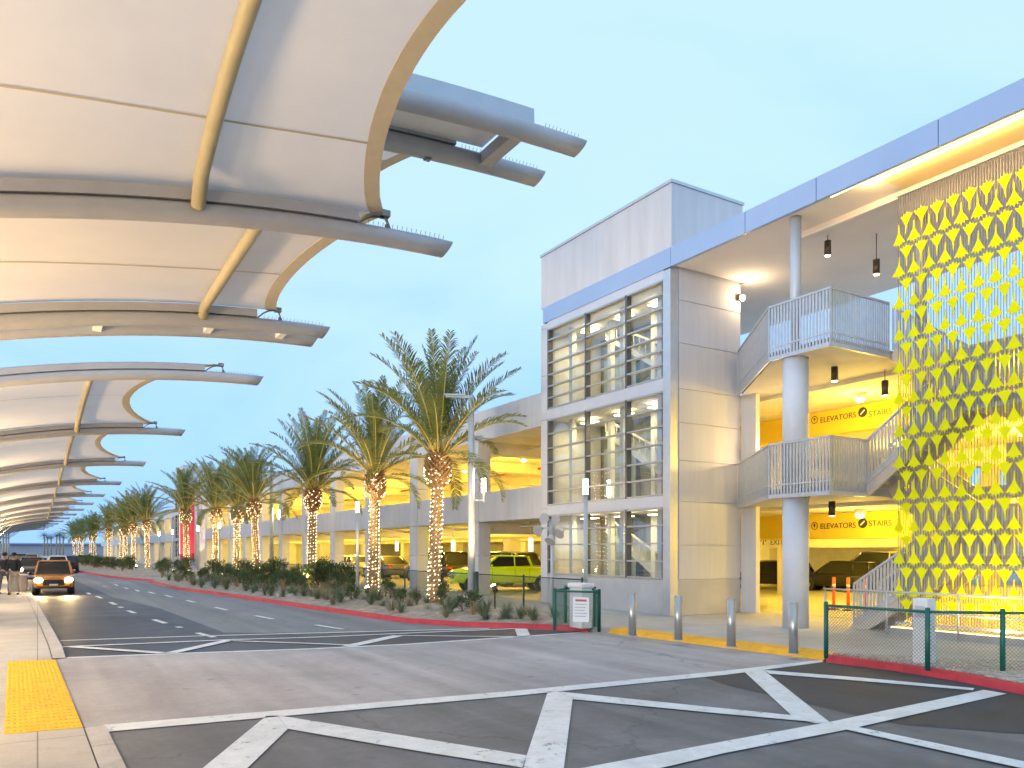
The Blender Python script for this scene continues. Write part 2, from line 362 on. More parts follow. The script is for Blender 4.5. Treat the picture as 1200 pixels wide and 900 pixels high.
# ================================================================== GROUND
def P(*uv, z=ROAD): return [g(u, v, z) for u, v in uv]
struct(MB().poly([(-900,-300),(900,-300),(900,1500),(-900,1500)], -.20), 'ground', ground_mat('far_ground', [(.16,.15,.13),(.22,.21,.19),(.27,.26,.24)], .05, .9, .1, 5))
struct(MB().poly([(-30,-25),(12.2,-25),(12.2,420),(-60,420)], ROAD), 'road', M_asph)
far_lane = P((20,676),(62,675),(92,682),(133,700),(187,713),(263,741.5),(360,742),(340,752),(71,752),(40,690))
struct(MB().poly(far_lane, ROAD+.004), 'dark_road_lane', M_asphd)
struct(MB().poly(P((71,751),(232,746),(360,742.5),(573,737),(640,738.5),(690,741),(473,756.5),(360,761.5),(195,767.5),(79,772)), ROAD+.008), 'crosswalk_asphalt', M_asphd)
nearE = g(964,775); 
struct(MB().poly(P((64,774),(79,771.5),(195,767),(360,761),(473,756),(690,741),(712,742.5),(800,751),(900,765),(965,776),(850,789),(600,814),(350,835),(123,855),(98,853)), ROAD+.012), 'intersection', M_cross)
struct(MB().poly(P((123,855),(350,835),(600,814),(850,789),(965,776),(1050,787),(1200,806),(1500,845),(1500,1300),(200,1300),(145,905)), ROAD+.004), 'near_asphalt', M_asphn)
struct(MB().poly(P((822,793),(850,803),(898,814.5),(960,829),(1016,842),(1054,849.5),(1120,855),(1200,861),(1330,869),(1330,824),(1200,806),(1090,792),(967,776.5),(850,790)), ROAD+.008), 'asphalt_patch', M_asphp)

mk = MB(); zm = ROAD+.016
for pts in [
 [(121,851),(350,832),(600,811),(850,787),(964,774),(964,777),(850,792),(600,817),(350,839),(126,859)],
 [(165,962),(240,900),(312,840.5),(325,840),(337,856),(292,900),(228,962)],
 [(642,811.5),(655,812),(671,820.5),(661,900),(653,960),(600,960),(617,887.5)],
 [(873,789),(894,785.5),(975,850),(955,849),(932,844)]]:
    mk.poly(P(*pts), zm)
mk2 = MB()
for pts in [
 [(325,840),(470,863.5),(617,887.5),(612,902),(601,900),(470,879),(337,856)],
 [(655,812),(850,832),(929,840),(971,849),(961,848.5),(850,838.5),(671,821)],
 [(895,786.5),(1010,795.5),(1142,808),(1140,810.5),(1010,799.5),(902,791)],
 [(500,937),(695,900),(850,870.5),(972,848),(1153,810),(1180,814.5),(990,857.5),(850,884.5),(785,900),(600,940)],
 ]:
    mk2.poly(P(*pts), zm+.004)
mkh = MB(); mkh.poly(P((985,850),(1200,895),(1260,908),(1240,912),(1183,900),(990,857)), zm+.008); struct(mkh, 'road_marking', M_mark)
struct(mk, 'road_marking', M_mark); struct(mk2, 'road_marking', M_mark)
mk3 = MB()
def line(pts, w, z=zm, mb=mk3):
    q = [Vector(g(u,v)) for u,v in pts]
    for a, b in zip(q, q[1:]): mb.strip(a, b, w, z)
line([(71,751.5),(232,746),(360,742.7),(480,739.5),(573,737.3)], .14)
line([(79,771.6),(195,767.2),(360,761.3),(473,756),(690,741.3)], .15)
mk3.poly(P((603,737.2),(618,737.6),(622,747.4),(607,747.8)), zm)
struct(mk3, 'road_marking', M_mark)
mk4 = MB()
line([(73,759),(270,750.5),(360,748),(540,740),(603,737.6)], .15, zm+.004, mk4)
line([(407,758.5),(467,745.6)], .30, zm+.004, mk4)
struct(mk4, 'road_marking', M_mark)
mk5 = MB()
line([(85,759),(190,766.4)], .20, zm+.008, mk5); line([(200,766.4),(268,751.5)], .26, zm+.008, mk5)
line([(270,752),(360,755),(417,757.2)], .12, zm+.008, mk5); line([(467,745.8),(607,747.2)], .12, zm+.008, mk5)
struct(mk5, 'road_marking', M_mark)
mk6 = MB()
for a, b in [((231,742.3),(251,747.5)),((180,726.5),(194,731)),((150,716),(158,719)),((129,706),(135.5,709)),((113,699),(119,701.5)),((102.5,695),(105.5,697)),
             ((299,722),(320,726)),((252,712),(266,715.5)),((219,704),(228,706.2)),((194,698),(202,700.3)),((174,694),(181,696)),((159,691.5),(163,693.3)),((146,688.8),(150,690.3)),((134.5,685),(138,686.6)),
             ((370,733),(402,738)),((208,735),(212,736.2)),((140,711.5),(143,712.6)),((120,687),(126,687.6)),((127,683),(140,683.2))]:
    line([a, b], .15, zm, mk6)
struct(mk6, 'lane_marking', M_mark)

# -- left sidewalk: kerb line and dropped corner with the tactile pad
kerb = [(1.05,-14),(.75,5),(.66,10.0),(.46,16.6),(.44,16.75),(.22,25),(-.42,47.5),(-1.2,75),(-2.8,115),(-6,170),(-14,260),(-26,340)]
def kx(y):
    for (xa,ya),(xb,yb) in zip(kerb, kerb[1:]):
        if ya <= y <= yb: return xa+(xb-xa)*(y-ya)/(yb-ya)
    return kerb[-1][0]
def kz(y):   # top of walk: flush dropped corner, full kerb beyond
    if y <= 16.7: return -.097
    if y >= 17.7: return 0.
    return -.097+.097*(y-16.7)/1.0
ys = [-14,-6,0,4,6,8,9.98,11,13,15,16.7,17.2,17.7,22,30,46,60,75,95,115,140,170,215,260,340]
walk = MB(); cb = MB()
for a, b in zip(ys, ys[1:]):
    wa, wb = .21, .21
    walk.add([(-22-(a>100)*12,a,kz(a)),(kx(a)-wa-.012,a,kz(a)),(kx(b)-wb-.012,b,kz(b)),(-22-(b>100)*12,b,kz(b))], [(0,1,2,3)])
    if not 10.0 < (a+b)/2 < 16.6:
        cb.add([(kx(a)-wa,a,kz(a)+.004),(kx(a),a,kz(a)+.004),(kx(b),b,kz(b)+.004),(kx(b)-wb,b,kz(b)+.004),(kx(a),a,-.19),(kx(b),b,-.19)], [(0,1,2,3),(1,4,5,2)])
    else:
        walk.add([(kx(a)-.22,a,kz(a)),(kx(b)-.22,b,kz(b)),(kx(b)-.22,b,-.19),(kx(a)-.22,a,-.19)], [(0,3,2,1)])
struct(walk, 'sidewalk', M_walk); struct(cb, 'kerb', M_curbwhite)
tp = [g(9,775,-.09), g(65,773,-.09), g(97,852,-.09), g(5,860,-.09)]
tm = MB(); tm.poly(tp, -.097, -.088)
ax = [Vector(p) for p in tp]
for i in range(30):
    for j in range(13):
        a = (i+.5)/30; b = (j+.5)/13
        p = (ax[0]*(1-a)+ax[3]*a)*(1-b)+(ax[1]*(1-a)+ax[2]*a)*b
        tm.tube([(p.x,p.y,-.088),(p.x,p.y,-.079)], [.026,.014], 8)
struct(tm, 'tactile_paving', M_tact)

# -- right side: red kerb curve, plaza slab, planting bed, yellow strip
bedc = [(690,741),(668,739.5),(640,737.8),(600,736.5),(540,734.5),(475,730),(400,719),(357,713),(320,707),(283,701.5),(245,696),(207,691),(190,686.5),(175,682.5)]
bed = [Vector(g(u,v)) for u,v in bedc]
bed_end = bed[-1]
ys_n = [Vector(g(965,775)), Vector(g(712,742.5))]
rk = [Vector((11.0,-25)), Vector((11.0,2.0)), Vector(g(1200,815)), Vector(g(1120,798.5)), Vector(g(1040,785.5)), Vector(g(968,775.5))]
far = [Vector(p) for p in [(6.4,55.5),(5.2,60),(4.6,65),(3.6,78),(2.9,88),(1.8,110),(-1.5,160),(-8,230),(-18,330)]]
edge = rk+[ys_n[1], bed[0]]+bed[1:]+[Vector((7.6,54)), far[0]]+far[1:]
slab = [p[:] for p in edge]+[(70,330),(70,-25)]
# inner offset for the plaza slab
plz = MB()
plz.poly([(p[0],p[1]) for p in [(x+.16,y) for x,y in slab[:len(edge)]]]+[(70,330),(70,-25)], -.19, 0.)
struct(plz, 'plaza', M_walk2)
def sweep(pts, mb, wi=.17, zt=.012):
    n = len(pts); nm = []
    for i in range(n):
        d = (pts[min(i+1,n-1)]-pts[max(i-1,0)]).normalized(); nm.append(Vector((d.y,-d.x)))
    for i in range(n-1):
        a, b = pts[i], pts[i+1]; a2 = a+nm[i]*wi; b2 = b+nm[i+1]*wi; a1 = a+nm[i]*.02; b1 = b+nm[i+1]*.02
        mb.add([(a.x,a.y,-.19),(b.x,b.y,-.19),(b.x,b.y,zt-.02),(a.x,a.y,zt-.02),(a1.x,a1.y,zt),(b1.x,b1.y,zt),(a2.x,a2.y,zt),(b2.x,b2.y,zt),(a2.x,a2.y,-.05),(b2.x,b2.y,-.05)],
               [(0,3,2,1),(3,4,5,2),(4,6,7,5),(6,8,9,7)], True)
r1 = MB(); sweep(rk, r1); sweep(bed+[Vector((7.6,54))], r1); sweep(far, r1)
struct(r1, 'red_kerb', M_redcurb)
yl = MB(); a, b = ys_n[0], ys_n[1]; d = (b-a).normalized(); nn = Vector((d.y,-d.x))
a2, b2 = a+nn*.55, b+nn*.55
yl.add([(a.x,a.y,ROAD+.014),(b.x,b.y,ROAD+.014),(b.x+nn.x*.12,b.y+nn.y*.12,.004),(a.x+nn.x*.12,a.y+nn.y*.12,.004),(b2.x,b2.y,.006),(a2.x,a2.y,.006)], [(0,1,2,3)[::-1],(3,2,4,5)[::-1]])
struct(yl, 'yellow_kerb_strip', M_yellow)
# planting bed (raised, uneven decomposed granite)
def bed_mesh(front, back, name, m, n=10, hump=.16):
    mb = MB(); vs = []; fs = []
    fr = []
    for i in range(len(front)-1):
        k = max(1, int((front[i+1]-front[i]).length/.7))
        fr += [front[i].lerp(front[i+1], j/k) for j in range(k)]
    fr.append(front[-1])
    for i, p in enumerate(fr):
        q = back(p)
        for j in range(n+1):
            t = j/n; c = p.lerp(q, t)
            z = .012+hump*math.sin(math.pi*min(1, t*1.05))**.7*(.6+.4*math.sin(c.y*1.7+c.x*2.3)*math.cos(c.y*.6)) + (random.random()-.5)*.03*(0 < j < n)
            if i in (0, len(fr)-1): z = .012
            vs.append((c.x,c.y,max(z,.012)))
    k = n+1
    for i in range(len(fr)-1):
        for j in range(n): fs.append((i*k+j, i*k+j+1, (i+1)*k+j+1, (i+1)*k+j))
    fs = [f[::-1] for f in fs] if True else fs
    mb.add(vs, fs, True); return struct(mb, name, m)
bedi = [p+Vector((.15,.03)) for p in bed[1:]]
bed_mesh(bedi, lambda p: Vector((12.75, max(p.y+1.2, 16.2))), 'planting_bed', M_soil)
bed_mesh([p+Vector((.16,0)) for p in far[1:7]], lambda p: Vector((12.75,p.y+.5)), 'planting_bed', M_soil)
struct(MB().poly([(rk[i].x+.2,rk[i].y) for i in (1,2,3,4,5)]+[(12.9,8.6),(15.2,5.4),(15.6,2.0)], .004, .03), 'gravel_strip', M_gravel)

# ================================================================== FABRIC CANOPIES (left)
KB = .021
def zb(X, tip=5.0, zt=6.2, k=KB): return zt-k*(tip-X)**2
XL = -6.4
def beam(root, Y, tip, zt=6.2, spikes=True, clampend=1.35, k=KB, rail=True, xl=XL, r=.125):
    xs = [xl+(tip-xl)*i/30 for i in range(31)]
    mb = MB(); mb.tube([(x,Y,zb(x,tip,zt,k)) for x in xs], r, 14)
    for q in range(14):
        v = mb.v[len(mb.v)-14+q]; mb.v[len(mb.v)-14+q] = (v[0]+(v[2]-zb(tip,tip,zt,k))*.6, v[1], v[2])
    t = mb.build('beam_tube', M_tubec, root)
    if rail:
        c = MB(); xe = tip-clampend
        pts = [x for x in xs if x < xe-.1]+[xe]
        for a, b in zip(pts, pts[1:]):
            c.bar((a,Y,zb(a,tip,zt,k)+r+.07), (b,Y,zb(b,tip,zt,k)+r+.07), .20, .14)
        c.build('clamp_rail', M_tubec, root)
    if spikes:
        s = MB(); x = tip-clampend+.15
        while x < tip-.05:
            z = zb(x,tip,zt,k)+r-.01
            for dy in (-.03,.03): s.bar((x,Y+dy,z),(x,Y+dy*2,z+.055), .006, .006)
            x += .07
        s.build('bird_spikes', M_wire, root)
    return t
def column(root, Y, tip=5.0, zt=6.2, lamp=True, x0=-4.6, en=400):
    z1 = zb(x0,tip,zt)-.1
    c = MB(); c.cyl((x0,Y), .17, 0, z1, 16, .13); c.cyl((x0,Y), .34, 0, .06, 16)
    c.build('column', M_tubec, root)
    b = MB()
    for dx in (-1.5,1.9): b.tube([(x0,Y,z1-1.15),(x0+dx,Y,zb(x0+dx,tip,zt)-.1)], .06, 8)
    b.build('brace', M_tubec, root)
    if lamp:
        l = MB(); l.tube([(x0+.15,Y,3.0),(x0+.42,Y,3.0)], .04, 8); l.tube([(x0+.45,Y,2.88),(x0+.5,Y,3.12)], [.12,.15], 12)
        l.build('uplight', M_bronze, root)
        e = MB(); e.tube([(x0+.502,Y,3.122),(x0+.504,Y,3.128)], .12, 12); e.build('lens', M_lampa, root)
        light('walk_downlight', 'SPOT', (x0+.5,Y,2.8), en*.8, CANW, root, spot_size=R(140), spot_blend=.9, shadow_soft_size=.15, aim=(x0+2.2,Y+.2,0))
        light('canopy_uplight', 'SPOT', (x0+.51,Y,3.2), en*1.7, CANW, root, spot_size=R(150), spot_blend=.8, shadow_soft_size=.45, aim=(x0+2.6,Y+.3,6.6))
def membrane(root, Y0, Y1, t0, t1, arch, cut, zt0=6.2, zt1=6.2, k=KB, xl=XL, att=(.95,.95), off=.30, seams=(), px=None, nS=18, nW=30, front_drop=0.):
    def tipat(s): return t0+(t1-t0)*s
    def xe(s):
        a = (t0-att[0])*(1-s)+(t1-att[1])*s
        return a-cut*(4*s*(1-s))**.8
    def zz(X, s):
        return zb(X, tipat(s), zt0+(zt1-zt0)*s, k)+off+arch*4*s*(1-s)*(1-.25*max(0,(X-1.5)/3))
    mb = MB(); vs = []
    for i in range(nS+1):
        s = i/nS; Y = Y0+(Y1-Y0)*s
        for j in range(nW+1):
            X = xl+(xe(s)-xl)*j/nW; vs.append((X,Y,zz(X,s)))
    q = nW+1
    mb.add(vs, [(i*q+j, i*q+j+1, (i+1)*q+j+1, (i+1)*q+j) for i in range(nS) for j in range(nW)], True)
    m = mb.build('membrane', M_fabric, root)
    h = MB(); vs = []
    for i in range(nS*2+1):
        s = i/(nS*2); Y = Y0+(Y1-Y0)*s; e = xe(s)
        for x, dz in ((e-.21,-.010),(e,-.010),(e+.004,.014),(e-.21,.014)): vs.append((x,Y,zz(x,s)+dz))
    h.add(vs, [(i*4+a, i*4+(a+1)%4, i*4+4+(a+1)%4, i*4+4+a) for i in range(nS*2) for a in range(4)], False)
    h.build('edge_hem', M_hem, m)
    for s in seams:
        g_ = MB(); Y = Y0+(Y1-Y0)*s; vs = []
        for j in range(41):
            X = xl+(xe(s)-.16-xl)*j/40; dy = .12*math.sin(X*.9)
            ss = s+dy/(Y1-Y0)
            vs += [(X,Y+dy-.022,zz(X,ss)-.007),(X,Y+dy+.022,zz(X,ss)-.007)]
        g_.add(vs, [(2*j,2*j+2,2*j+3,2*j+1) for j in range(40)]); g_.build('seam', M_seam, m)
    if px is not None:
        pu = MB(); pts = []
        for i in range(15):
            s = i/14; X = px[0]+(px[1]-px[0])*s; pts.append((X, Y0+(Y1-Y0)*s, zz(X,s)-.13-(.14 if i in (0,14) else 0)))
        pts[0] = (pts[0][0],Y0+.14,pts[0][2]); pts[-1] = (pts[-1][0],Y1-.14,pts[-1][2])
        pu.tube(pts, .085, 10); pu.build('purlin', M_purl, root)
    # corner plates and turnbuckles at the free edge
    for s, t, zt, sg in ((0,t0,zt0,1),(1,t1,zt1,-1)):
        Y = Y0+(Y1-Y0)*s; X = xe(s); z = zz(X,s)
        tb = MB(); tb.box((X-.06,Y+sg*.02-.05,z-.03),(X+.06,Y+sg*.02+.05,z+.05))
        tb.tube([(X,Y+sg*.02,z),(X+.09,Y,zb(X+.09,t,zt,k)+.1)], .014, 6)
        tb.tube([(X+.03,Y+sg*.01,z-.12),(X+.06,Y,z-.24)], .026, 6)
        pts = [(X,Y+sg*.05,z)]
        for q_ in range(1,6):
            u = q_/5; pts.append((X-.45*u, Y+sg*.05, z-.03-(.26)*u*u+.12*u*(1-u)))
        tb.tube(pts, .016, 6); tb.box((pts[-1][0]-.05,Y-.05,pts[-1][2]-.12),(pts[-1][0]+.05,Y+.05,pts[-1][2]+.02))
        tb.build('corner_fitting', M_wire, root)

def canopy(label, Y): return thing('fabric_canopy', label, 'canopy', (-4.6, Y, 0), 'fabric canopies over the kerb')
# nearest unit: two bays between three beam lines, and a doubled end beam
c = canopy('nearest cream fabric canopy, its wide panel filling the upper left corner', 10.0)
beam(c, 3.6, 4.9); beam(c, 10.0, 5.0); column(c, 10.0, en=700); column(c, 3.6, 4.9, en=500)
membrane(c, 3.6, 10.0, 4.9, 5.0, .50, .72, seams=(.3,.80), px=(1.5,1.63))
c = canopy('second cream fabric canopy, ending at a doubled grey beam before the gap of sky', 15.0)
beam(c, 15.06, 4.87); beam(c, 15.80, 4.87, spikes=False, rail=False, clampend=1.0)
for x in (-3.5,-1.2,.9,2.75,4.1):
    st = MB(); st.bar((x,15.06,zb(x,4.87)-.02),(x,15.8,zb(x,4.87)-.02), .13, .1); st.build('cross_strut', M_white, c)
column(c, 15.06, 4.87, en=700)
membrane(c, 10.0, 15.06, 5.0, 4.87, .0, .36, seams=(.58,), px=(2.5,2.55))
Ys = [20.2, 30.6, 42.7, 55.8, 68.8, 81.5, 94, 107, 120, 133, 146, 159, 172, 185]
tips = [4.83, 4.56, 4.58, 4.58, 4.48, 4.4, 4.2, 4.0, 3.7, 3.3, 2.9, 2.4, 1.8, 1.2]
for i in range(len(Ys)-1):
    c = canopy('cream fabric canopy over the far kerb, %s beyond the gap of sky' % ('first' if i == 0 else ORD[i]), Ys[i])
    if i == 0: beam(c, Ys[0], tips[0])
    beam(c, Ys[i+1], tips[i+1], spikes=i < 3); column(c, Ys[i]+.3 if i else Ys[0], tips[i], lamp=i < 9, en=900)
    membrane(c, Ys[i], Ys[i+1], tips[i], tips[i+1], .12, 1.35, seams=(.5,) if i < 4 else (), px=(1.1,1.15), nS=14, nW=20)
# higher canopy whose doubled beam shows past the edge of the nearest panel
c = thing('fabric_canopy', 'higher canopy end with two grey tubes and an upright flashing against the sky', 'canopy', (-4.6,10.2,0), 'fabric canopies over the kerb')
k2 = .013
beam(c, 10.2, 7.5, 8.4, rail=False, clampend=.85, k=k2, xl=-5, r=.15); beam(c, 11.4, 7.5, 8.4, clampend=1.7, k=k2, xl=-5, r=.15)
fl = MB(); xs = [-5+11.65*i/20 for i in range(21)]
for a, b in zip(xs, xs[1:]): fl.bar((a,10.26,zb(a,7.5,8.4,k2)+.25),(b,10.26,zb(b,7.5,8.4,k2)+.25), .03, .36)
fl.build('flashing', M_steel, c)
pn = MB()
for a, b in zip(xs[:-1], xs[1:]): 
    b = min(b, 6.3); pn.add([(a,10.3,zb(a,7.5,8.4,k2)+.2),(b,10.3,zb(b,7.5,8.4,k2)+.2),(b,11.3,zb(b,7.5,8.4,k2)+.2),(a,11.3,zb(a,7.5,8.4,k2)+.2)], [(0,1,2,3)])
pn.build('gutter_panel', M_white, c)
for x in (6.35, 0): st = MB(); st.bar((x,10.2,zb(x,7.5,8.4,k2)),(x,11.4,zb(x,7.5,8.4,k2)), .2, .2); st.build('cross_strut', M_tubec, c)
cl = MB(); cl.cyl((-4.6,10.8), .22, 0, 6.7, 16, .17); cl.bar((-4.6,10.2,6.62),(-4.6,11.4,6.62), .2, .2); cl.build('column', M_tubec, c)
membrane(c, 11.4, 14.7, 7.5, 7.2, .0, .22, 8.4, 8.75, k2, -5, (1.7,1.9), .22, seams=(.45,), nS=10, nW=20)

# ================================================================== GLASS TOWER
TX, TY0, TY1 = 15.65, 16.84, 23.67
def glass_tower(label, win_lamps=True):
    t = thing('glass_tower', label, 'tower', (TX, TY0, 0))
    # walls
    b = MB()
    b.box((TX,TY0+.32,0),(TX+.22,TY1-.45,1.04)); b.box((TX+.004,TY0+.004,0),(18.5,TY0+.22,1.04)); b.box((18.28,TY0+.222,0),(18.5,TY1,1.04)); b.box((TX+.222,TY1-.22,0),(18.278,TY1,1.04))
    b.build('base_wall', M_conc, t, bevel=.008)
    # cladding panels on the side wall with open joints over a dark backing
    zs = [1.05,2.05,3.33,4.52,5.63,6.62,7.95,9.2,10.09]
    cp = MB(); 
    for a, z in zip(zs, zs[1:]): cp.box((TX+.30,TY0+.003,a+.010),(18.497,TY0+.06,z-.010))
    cp.build('side_panel', M_panel2, t, bevel=.004)
    bk = MB(); bk.box((TX+.12,TY0+.03,1.04),(18.47,TY0+.22,12.4)); bk.box((18.28,TY0+.222,1.04),(18.47,TY1,12.4)); bk.box((TX+.12,TY1-.2,1.04),(18.278,TY1-.04,12.4)); bk.build('backing_wall', M_panel2, t)
    up = MB(); up.box((TX+.008,TY0+.006,10.66),(18.6,TY1,12.55)); up.build('upper_wall', M_panel, t, bevel=.01)
    cpg = MB(); cpg.box((TX-.03,TY0-.03,12.553),(18.64,TY1+.03,12.64)); cpg.build('coping', M_trim, t)
    # far pilaster with joints, near corner trim
    pl = MB(); zz = [.01,1.9,3.4,5.0,6.6,8.2,9.9,12.54]
    for a, z in zip(zz, zz[1:]): pl.box((TX-.004,TY1-.44,a+.008),(TX+.3,TY1-.002,z-.008)) if z < 10 else pl.box((TX-.004,TY1-.44,a+.008),(TX+.3,TY1-.002,10.05))
    pl.build('pilaster', M_panel, t)
    ct = MB(); ct.box((TX-.06,TY0-.012,.0),(TX+.24,TY0+.30,10.05)); ct.build('corner_trim', M_trim, t, bevel=.01)
    # storey bands
    y0, y1 = TY0+.303, TY1-.443
    for a, z in ((3.17,3.5),(6.58,6.94),(9.84,10.1)): sb = MB(); sb.box((TX-.02,y0,a),(TX+.2,y1,z)); sb.build('storey_band', mat('storey_band_metal', (.60,.62,.68), .45, metal=.2, var=.05), t)
    fb = MB(); fb.box((TX-.05,TY0-.01,10.10),(TX+.3,TY1-.2,10.655)); fb.build('fascia', M_fascia, t)
    cols = [y0, 18.85, 20.95, y1]
    for z0, z1, rows in ((1.045,3.168,4),(3.502,6.578,6),(6.942,9.838,7)):
        fr = MB()
        for r_ in range(rows+1):
            z = z0+(z1-z0)*r_/rows; z = min(max(z, z0+.03), z1-.03)
            for ya, yb in zip(cols, cols[1:]):
                fr.box((TX-.03,max(ya,y0)+.047,z-.024),(TX+.10,min(yb,y1)-.047,z+.024))
        win = fr.build('window', M_mull, t)
        for y in cols:
            yy = min(max(y, y0+.04), y1-.04); mu = MB(); mu.box((TX-.02,yy-.045,z0),(TX+.16,yy+.045,z1)); mu.build('mullion', mat('shadow_mullion', (.13,.13,.14), .4, metal=.4, var=.05), win)  # verticals coloured dark to draw shadow lines between the panes
        gl = MB(); gl.add([(TX+.11,y0,z0),(TX+.11,y1,z0),(TX+.11,y1,z1),(TX+.11,y0,z1)], [(0,1,2,3)]); gl.build('pane', M_glass, win)
    # interior: floors, back wall, white posts, stair flights
    it = MB()
    for z in (3.17,6.58,9.84): it.box((TX+.25,TY0+.23,z),(18.27,TY1-.23,z+.28))
    it.build('floor_slab', M_soffit, t)
    iw = MB(); iw.box((18.2,TY0+.24,.02),(18.27,TY1-.24,9.8)); iw.build('interior_wall', mat('tower_interior', (.20,.21,.20), .6, var=.75, scale=.7, stretch=(1,2.5,.25)), t)
    ps = MB()
    for y, x in ((18.2,16.5),(19.4,17.3),(19.9,16.4),(21.3,17.0),(22.6,16.3)):
        for z0, z1 in ((.02,3.16),(3.46,6.57),(6.87,9.83)): ps.box((x-.09,y-.09,z0),(x+.09,y+.09,z1))
    ps.build('interior_post', M_panel, t)
    fl = MB()
    for z0 in (0.02,3.46,6.87):
        fl.bar((17.7,18.0,z0+.3),(17.7,21.9,z0+2.6), .9, .16); fl.bar((17.25,18.0,z0+1.2),(17.25,21.9,z0+3.1), .05, .06)
        for q in range(14): fl.bar((17.25,18.0+.3*q,z0+.35+.177*q),(17.25,18.0+.3*q,z0+1.2+.147*q), .025, .025)
    fl.build('interior_stair', M_trim, t)
    eb = MB()
    for z0, z1 in ((.03,3.15),(3.47,6.56),(6.88,9.82)): eb.box((18.0,17.3,z0),(18.2,19.1,z1-.5)); eb.box((18.02,21.2,z0),(18.2,23.0,z1-.9))
    eb.build('lift_door', mat('lift_panel', (.30,.38,.44), .3, metal=.5, var=.1), t)
    for i, z in enumerate((3.05,6.46,9.72)):
        for y in (18.6,20.3,22.2):
            l = MB(); l.box((16.6,y-.35,z-.03),(16.9,y+.35,z+.0)); l.build('ceiling_lamp', mat('tower_lamp_glow', (.9,.85,.7), .5, var=0, emit=(1,.78,.42), estr=5), t)
            if win_lamps: light('tower_light', 'AREA', (16.75,y,z-.06), 26, (1,.74,.28), t, shape='RECTANGLE', size=.3, size_y=.7)
    return t
tower = glass_tower('pale panelled tower with three storeys of gridded glass beside the open stair')

# ================================================================== STAIR HALL ROOF
rf = thing('entrance_roof', 'blue fascia roof over the open stair, running into the upper right corner', 'roof', (19, 8, 10))
fb = MB(); ysg = [TY0-.012, 14.05, 11.9, 9.0, 7.3, 4.6, 1.8, -1.0, -4]
for a, b in zip(ysg, ysg[1:]): fb.box((TX-.05,b+.010,10.10),(TX+.06,a-.010,10.655))
fb.build('fascia', M_fascia, rf)
rs = MB(); rs.box((TX+.062,-4,10.14),(23,TY0-.035,10.60)); rs.box((18.65,TY0-.034,10.141),(23,27,10.6)); rs.build('roof_slab', M_soffit, rf)
pf = MB(); pf.box((TX+.10,-4,10.085),(16.86,10.45,10.125)); pf.build('perforated_soffit', M_perf, rf)
dn = MB(); dn.box((16.88,-4,9.98),(17.0,13.5,10.138)); dn.build('downstand', M_soffit, rf)
ls = MB(); ls.box((TX+.062,-4,10.092),(TX+.095,11.6,10.132)); ls.build('strip_light', M_strip, rf)
for a in (8.6,3.5,-1): light('soffit_strip', 'AREA', (TX+.12,a,10.0), 60, (1,.62,.22), rf, shape='RECTANGLE', size=4.5, size_y=.08, aim=(TX+1.1,a,10.12))
for x, y in ((16.0,12.8),(18.5,11.1),(18.5,4.5),(21.8,4.5)):
    cc = MB(); cc.cyl((x,y), .135, 6.86, 10.12, 20); cc.build('roof_column', M_steel, rf)
def downlight(label, u, v, ztop, X=None):
    d = ray(u, v)
    p = Vector((d.x*X/d.x, d.y*X/d.x, EYE+d.z*X/d.x))
    t = thing('pendant_downlight', label, 'lamp', (p.x,p.y,p.z), 'black cylinder downlights under the stair roof')
    b = MB(); b.cyl((p.x,p.y), .085, p.z-.19, p.z+.19, 16); b.cyl((p.x,p.y), .012, p.z+.19, ztop, 6); b.build('lamp_body', M_bronze, t)
    e = MB(); e.cyl((p.x,p.y), .07, p.z-.197, p.z-.193, 16); e.build('lens', M_lampw, t)
    light('downlight_beam', 'SPOT', (p.x,p.y,p.z-.22), 45, (1,.74,.4), t, spot_size=R(95), spot_blend=.6, shadow_soft_size=.07)
downlight('black cylinder downlight hanging under the roof, right of the upper column', 970, 291, 10.13, 17.6)
downlight('black cylinder downlight hanging under the roof beside the yellow screen edge', 1027, 313, 10.13, 18.6)
downlight('black cylinder downlight under the upper landing, right of the round column', 978, 438, 6.6, 17.6)
downlight('black cylinder downlight under the lower landing, right of the round column', 975, 596, 3.1, 17.4)
downlight('black cylinder downlight below the upper flight behind the yellow screen edge', 1037, 455, 6.5, 18.4)

# ================================================================== OPEN STAIR
stt = thing('open_stair', 'open metal railed stair with two landings on a round column', 'staircase', (17, 12, 0))
def landing(z0, z1):
    m = MB(); m.poly([(18.3,16.6),(15.72,13.3),(15.72,11.62),(19.2,11.62),(19.2,16.6)], z0, z1); m.build('landing', M_conc, stt, bevel=.01)
landing(3.22, 3.42); landing(6.64, 6.86)
def railing(path, h=1.12, below=.20, step=.088):
    mb = MB()
    for a, b in zip(path, path[1:]):
        a = Vector(a); b = Vector(b); Ld = (Vector((b.x,b.y,0))-Vector((a.x,a.y,0))).length; n = max(1, int(Ld/step))
        mb.bar(a+Vector((0,0,h)), b+Vector((0,0,h)), .055, .05); mb.bar(a+Vector((0,0,-below+.02)), b+Vector((0,0,-below+.02)), .05, .10); mb.bar(a+Vector((0,0,.1)), b+Vector((0,0,.1)), .03, .04)
        for i in range(n+1):
            p = a.lerp(b, i/n); d = (b-a).normalized(); mb.bar(p+Vector((0,0,-below)), p+Vector((0,0,h-.02)), .014, .055, (d.x,d.y,0)) if abs(d.z) < .05 else mb.bar(p+Vector((0,0,-below)), p+Vector((0,0,h-.02)), .016, .055, Vector((d.x,d.y,0)).normalized())
    mb.build('railing', M_rail, stt)
for z in (3.42, 6.86):
    railing([(18.32,16.78,z),(15.66,13.32,z),(15.66,11.56,z)]); railing([(15.66,11.56,z),(17.0 if z < 4 else 17.9,11.56,z)])
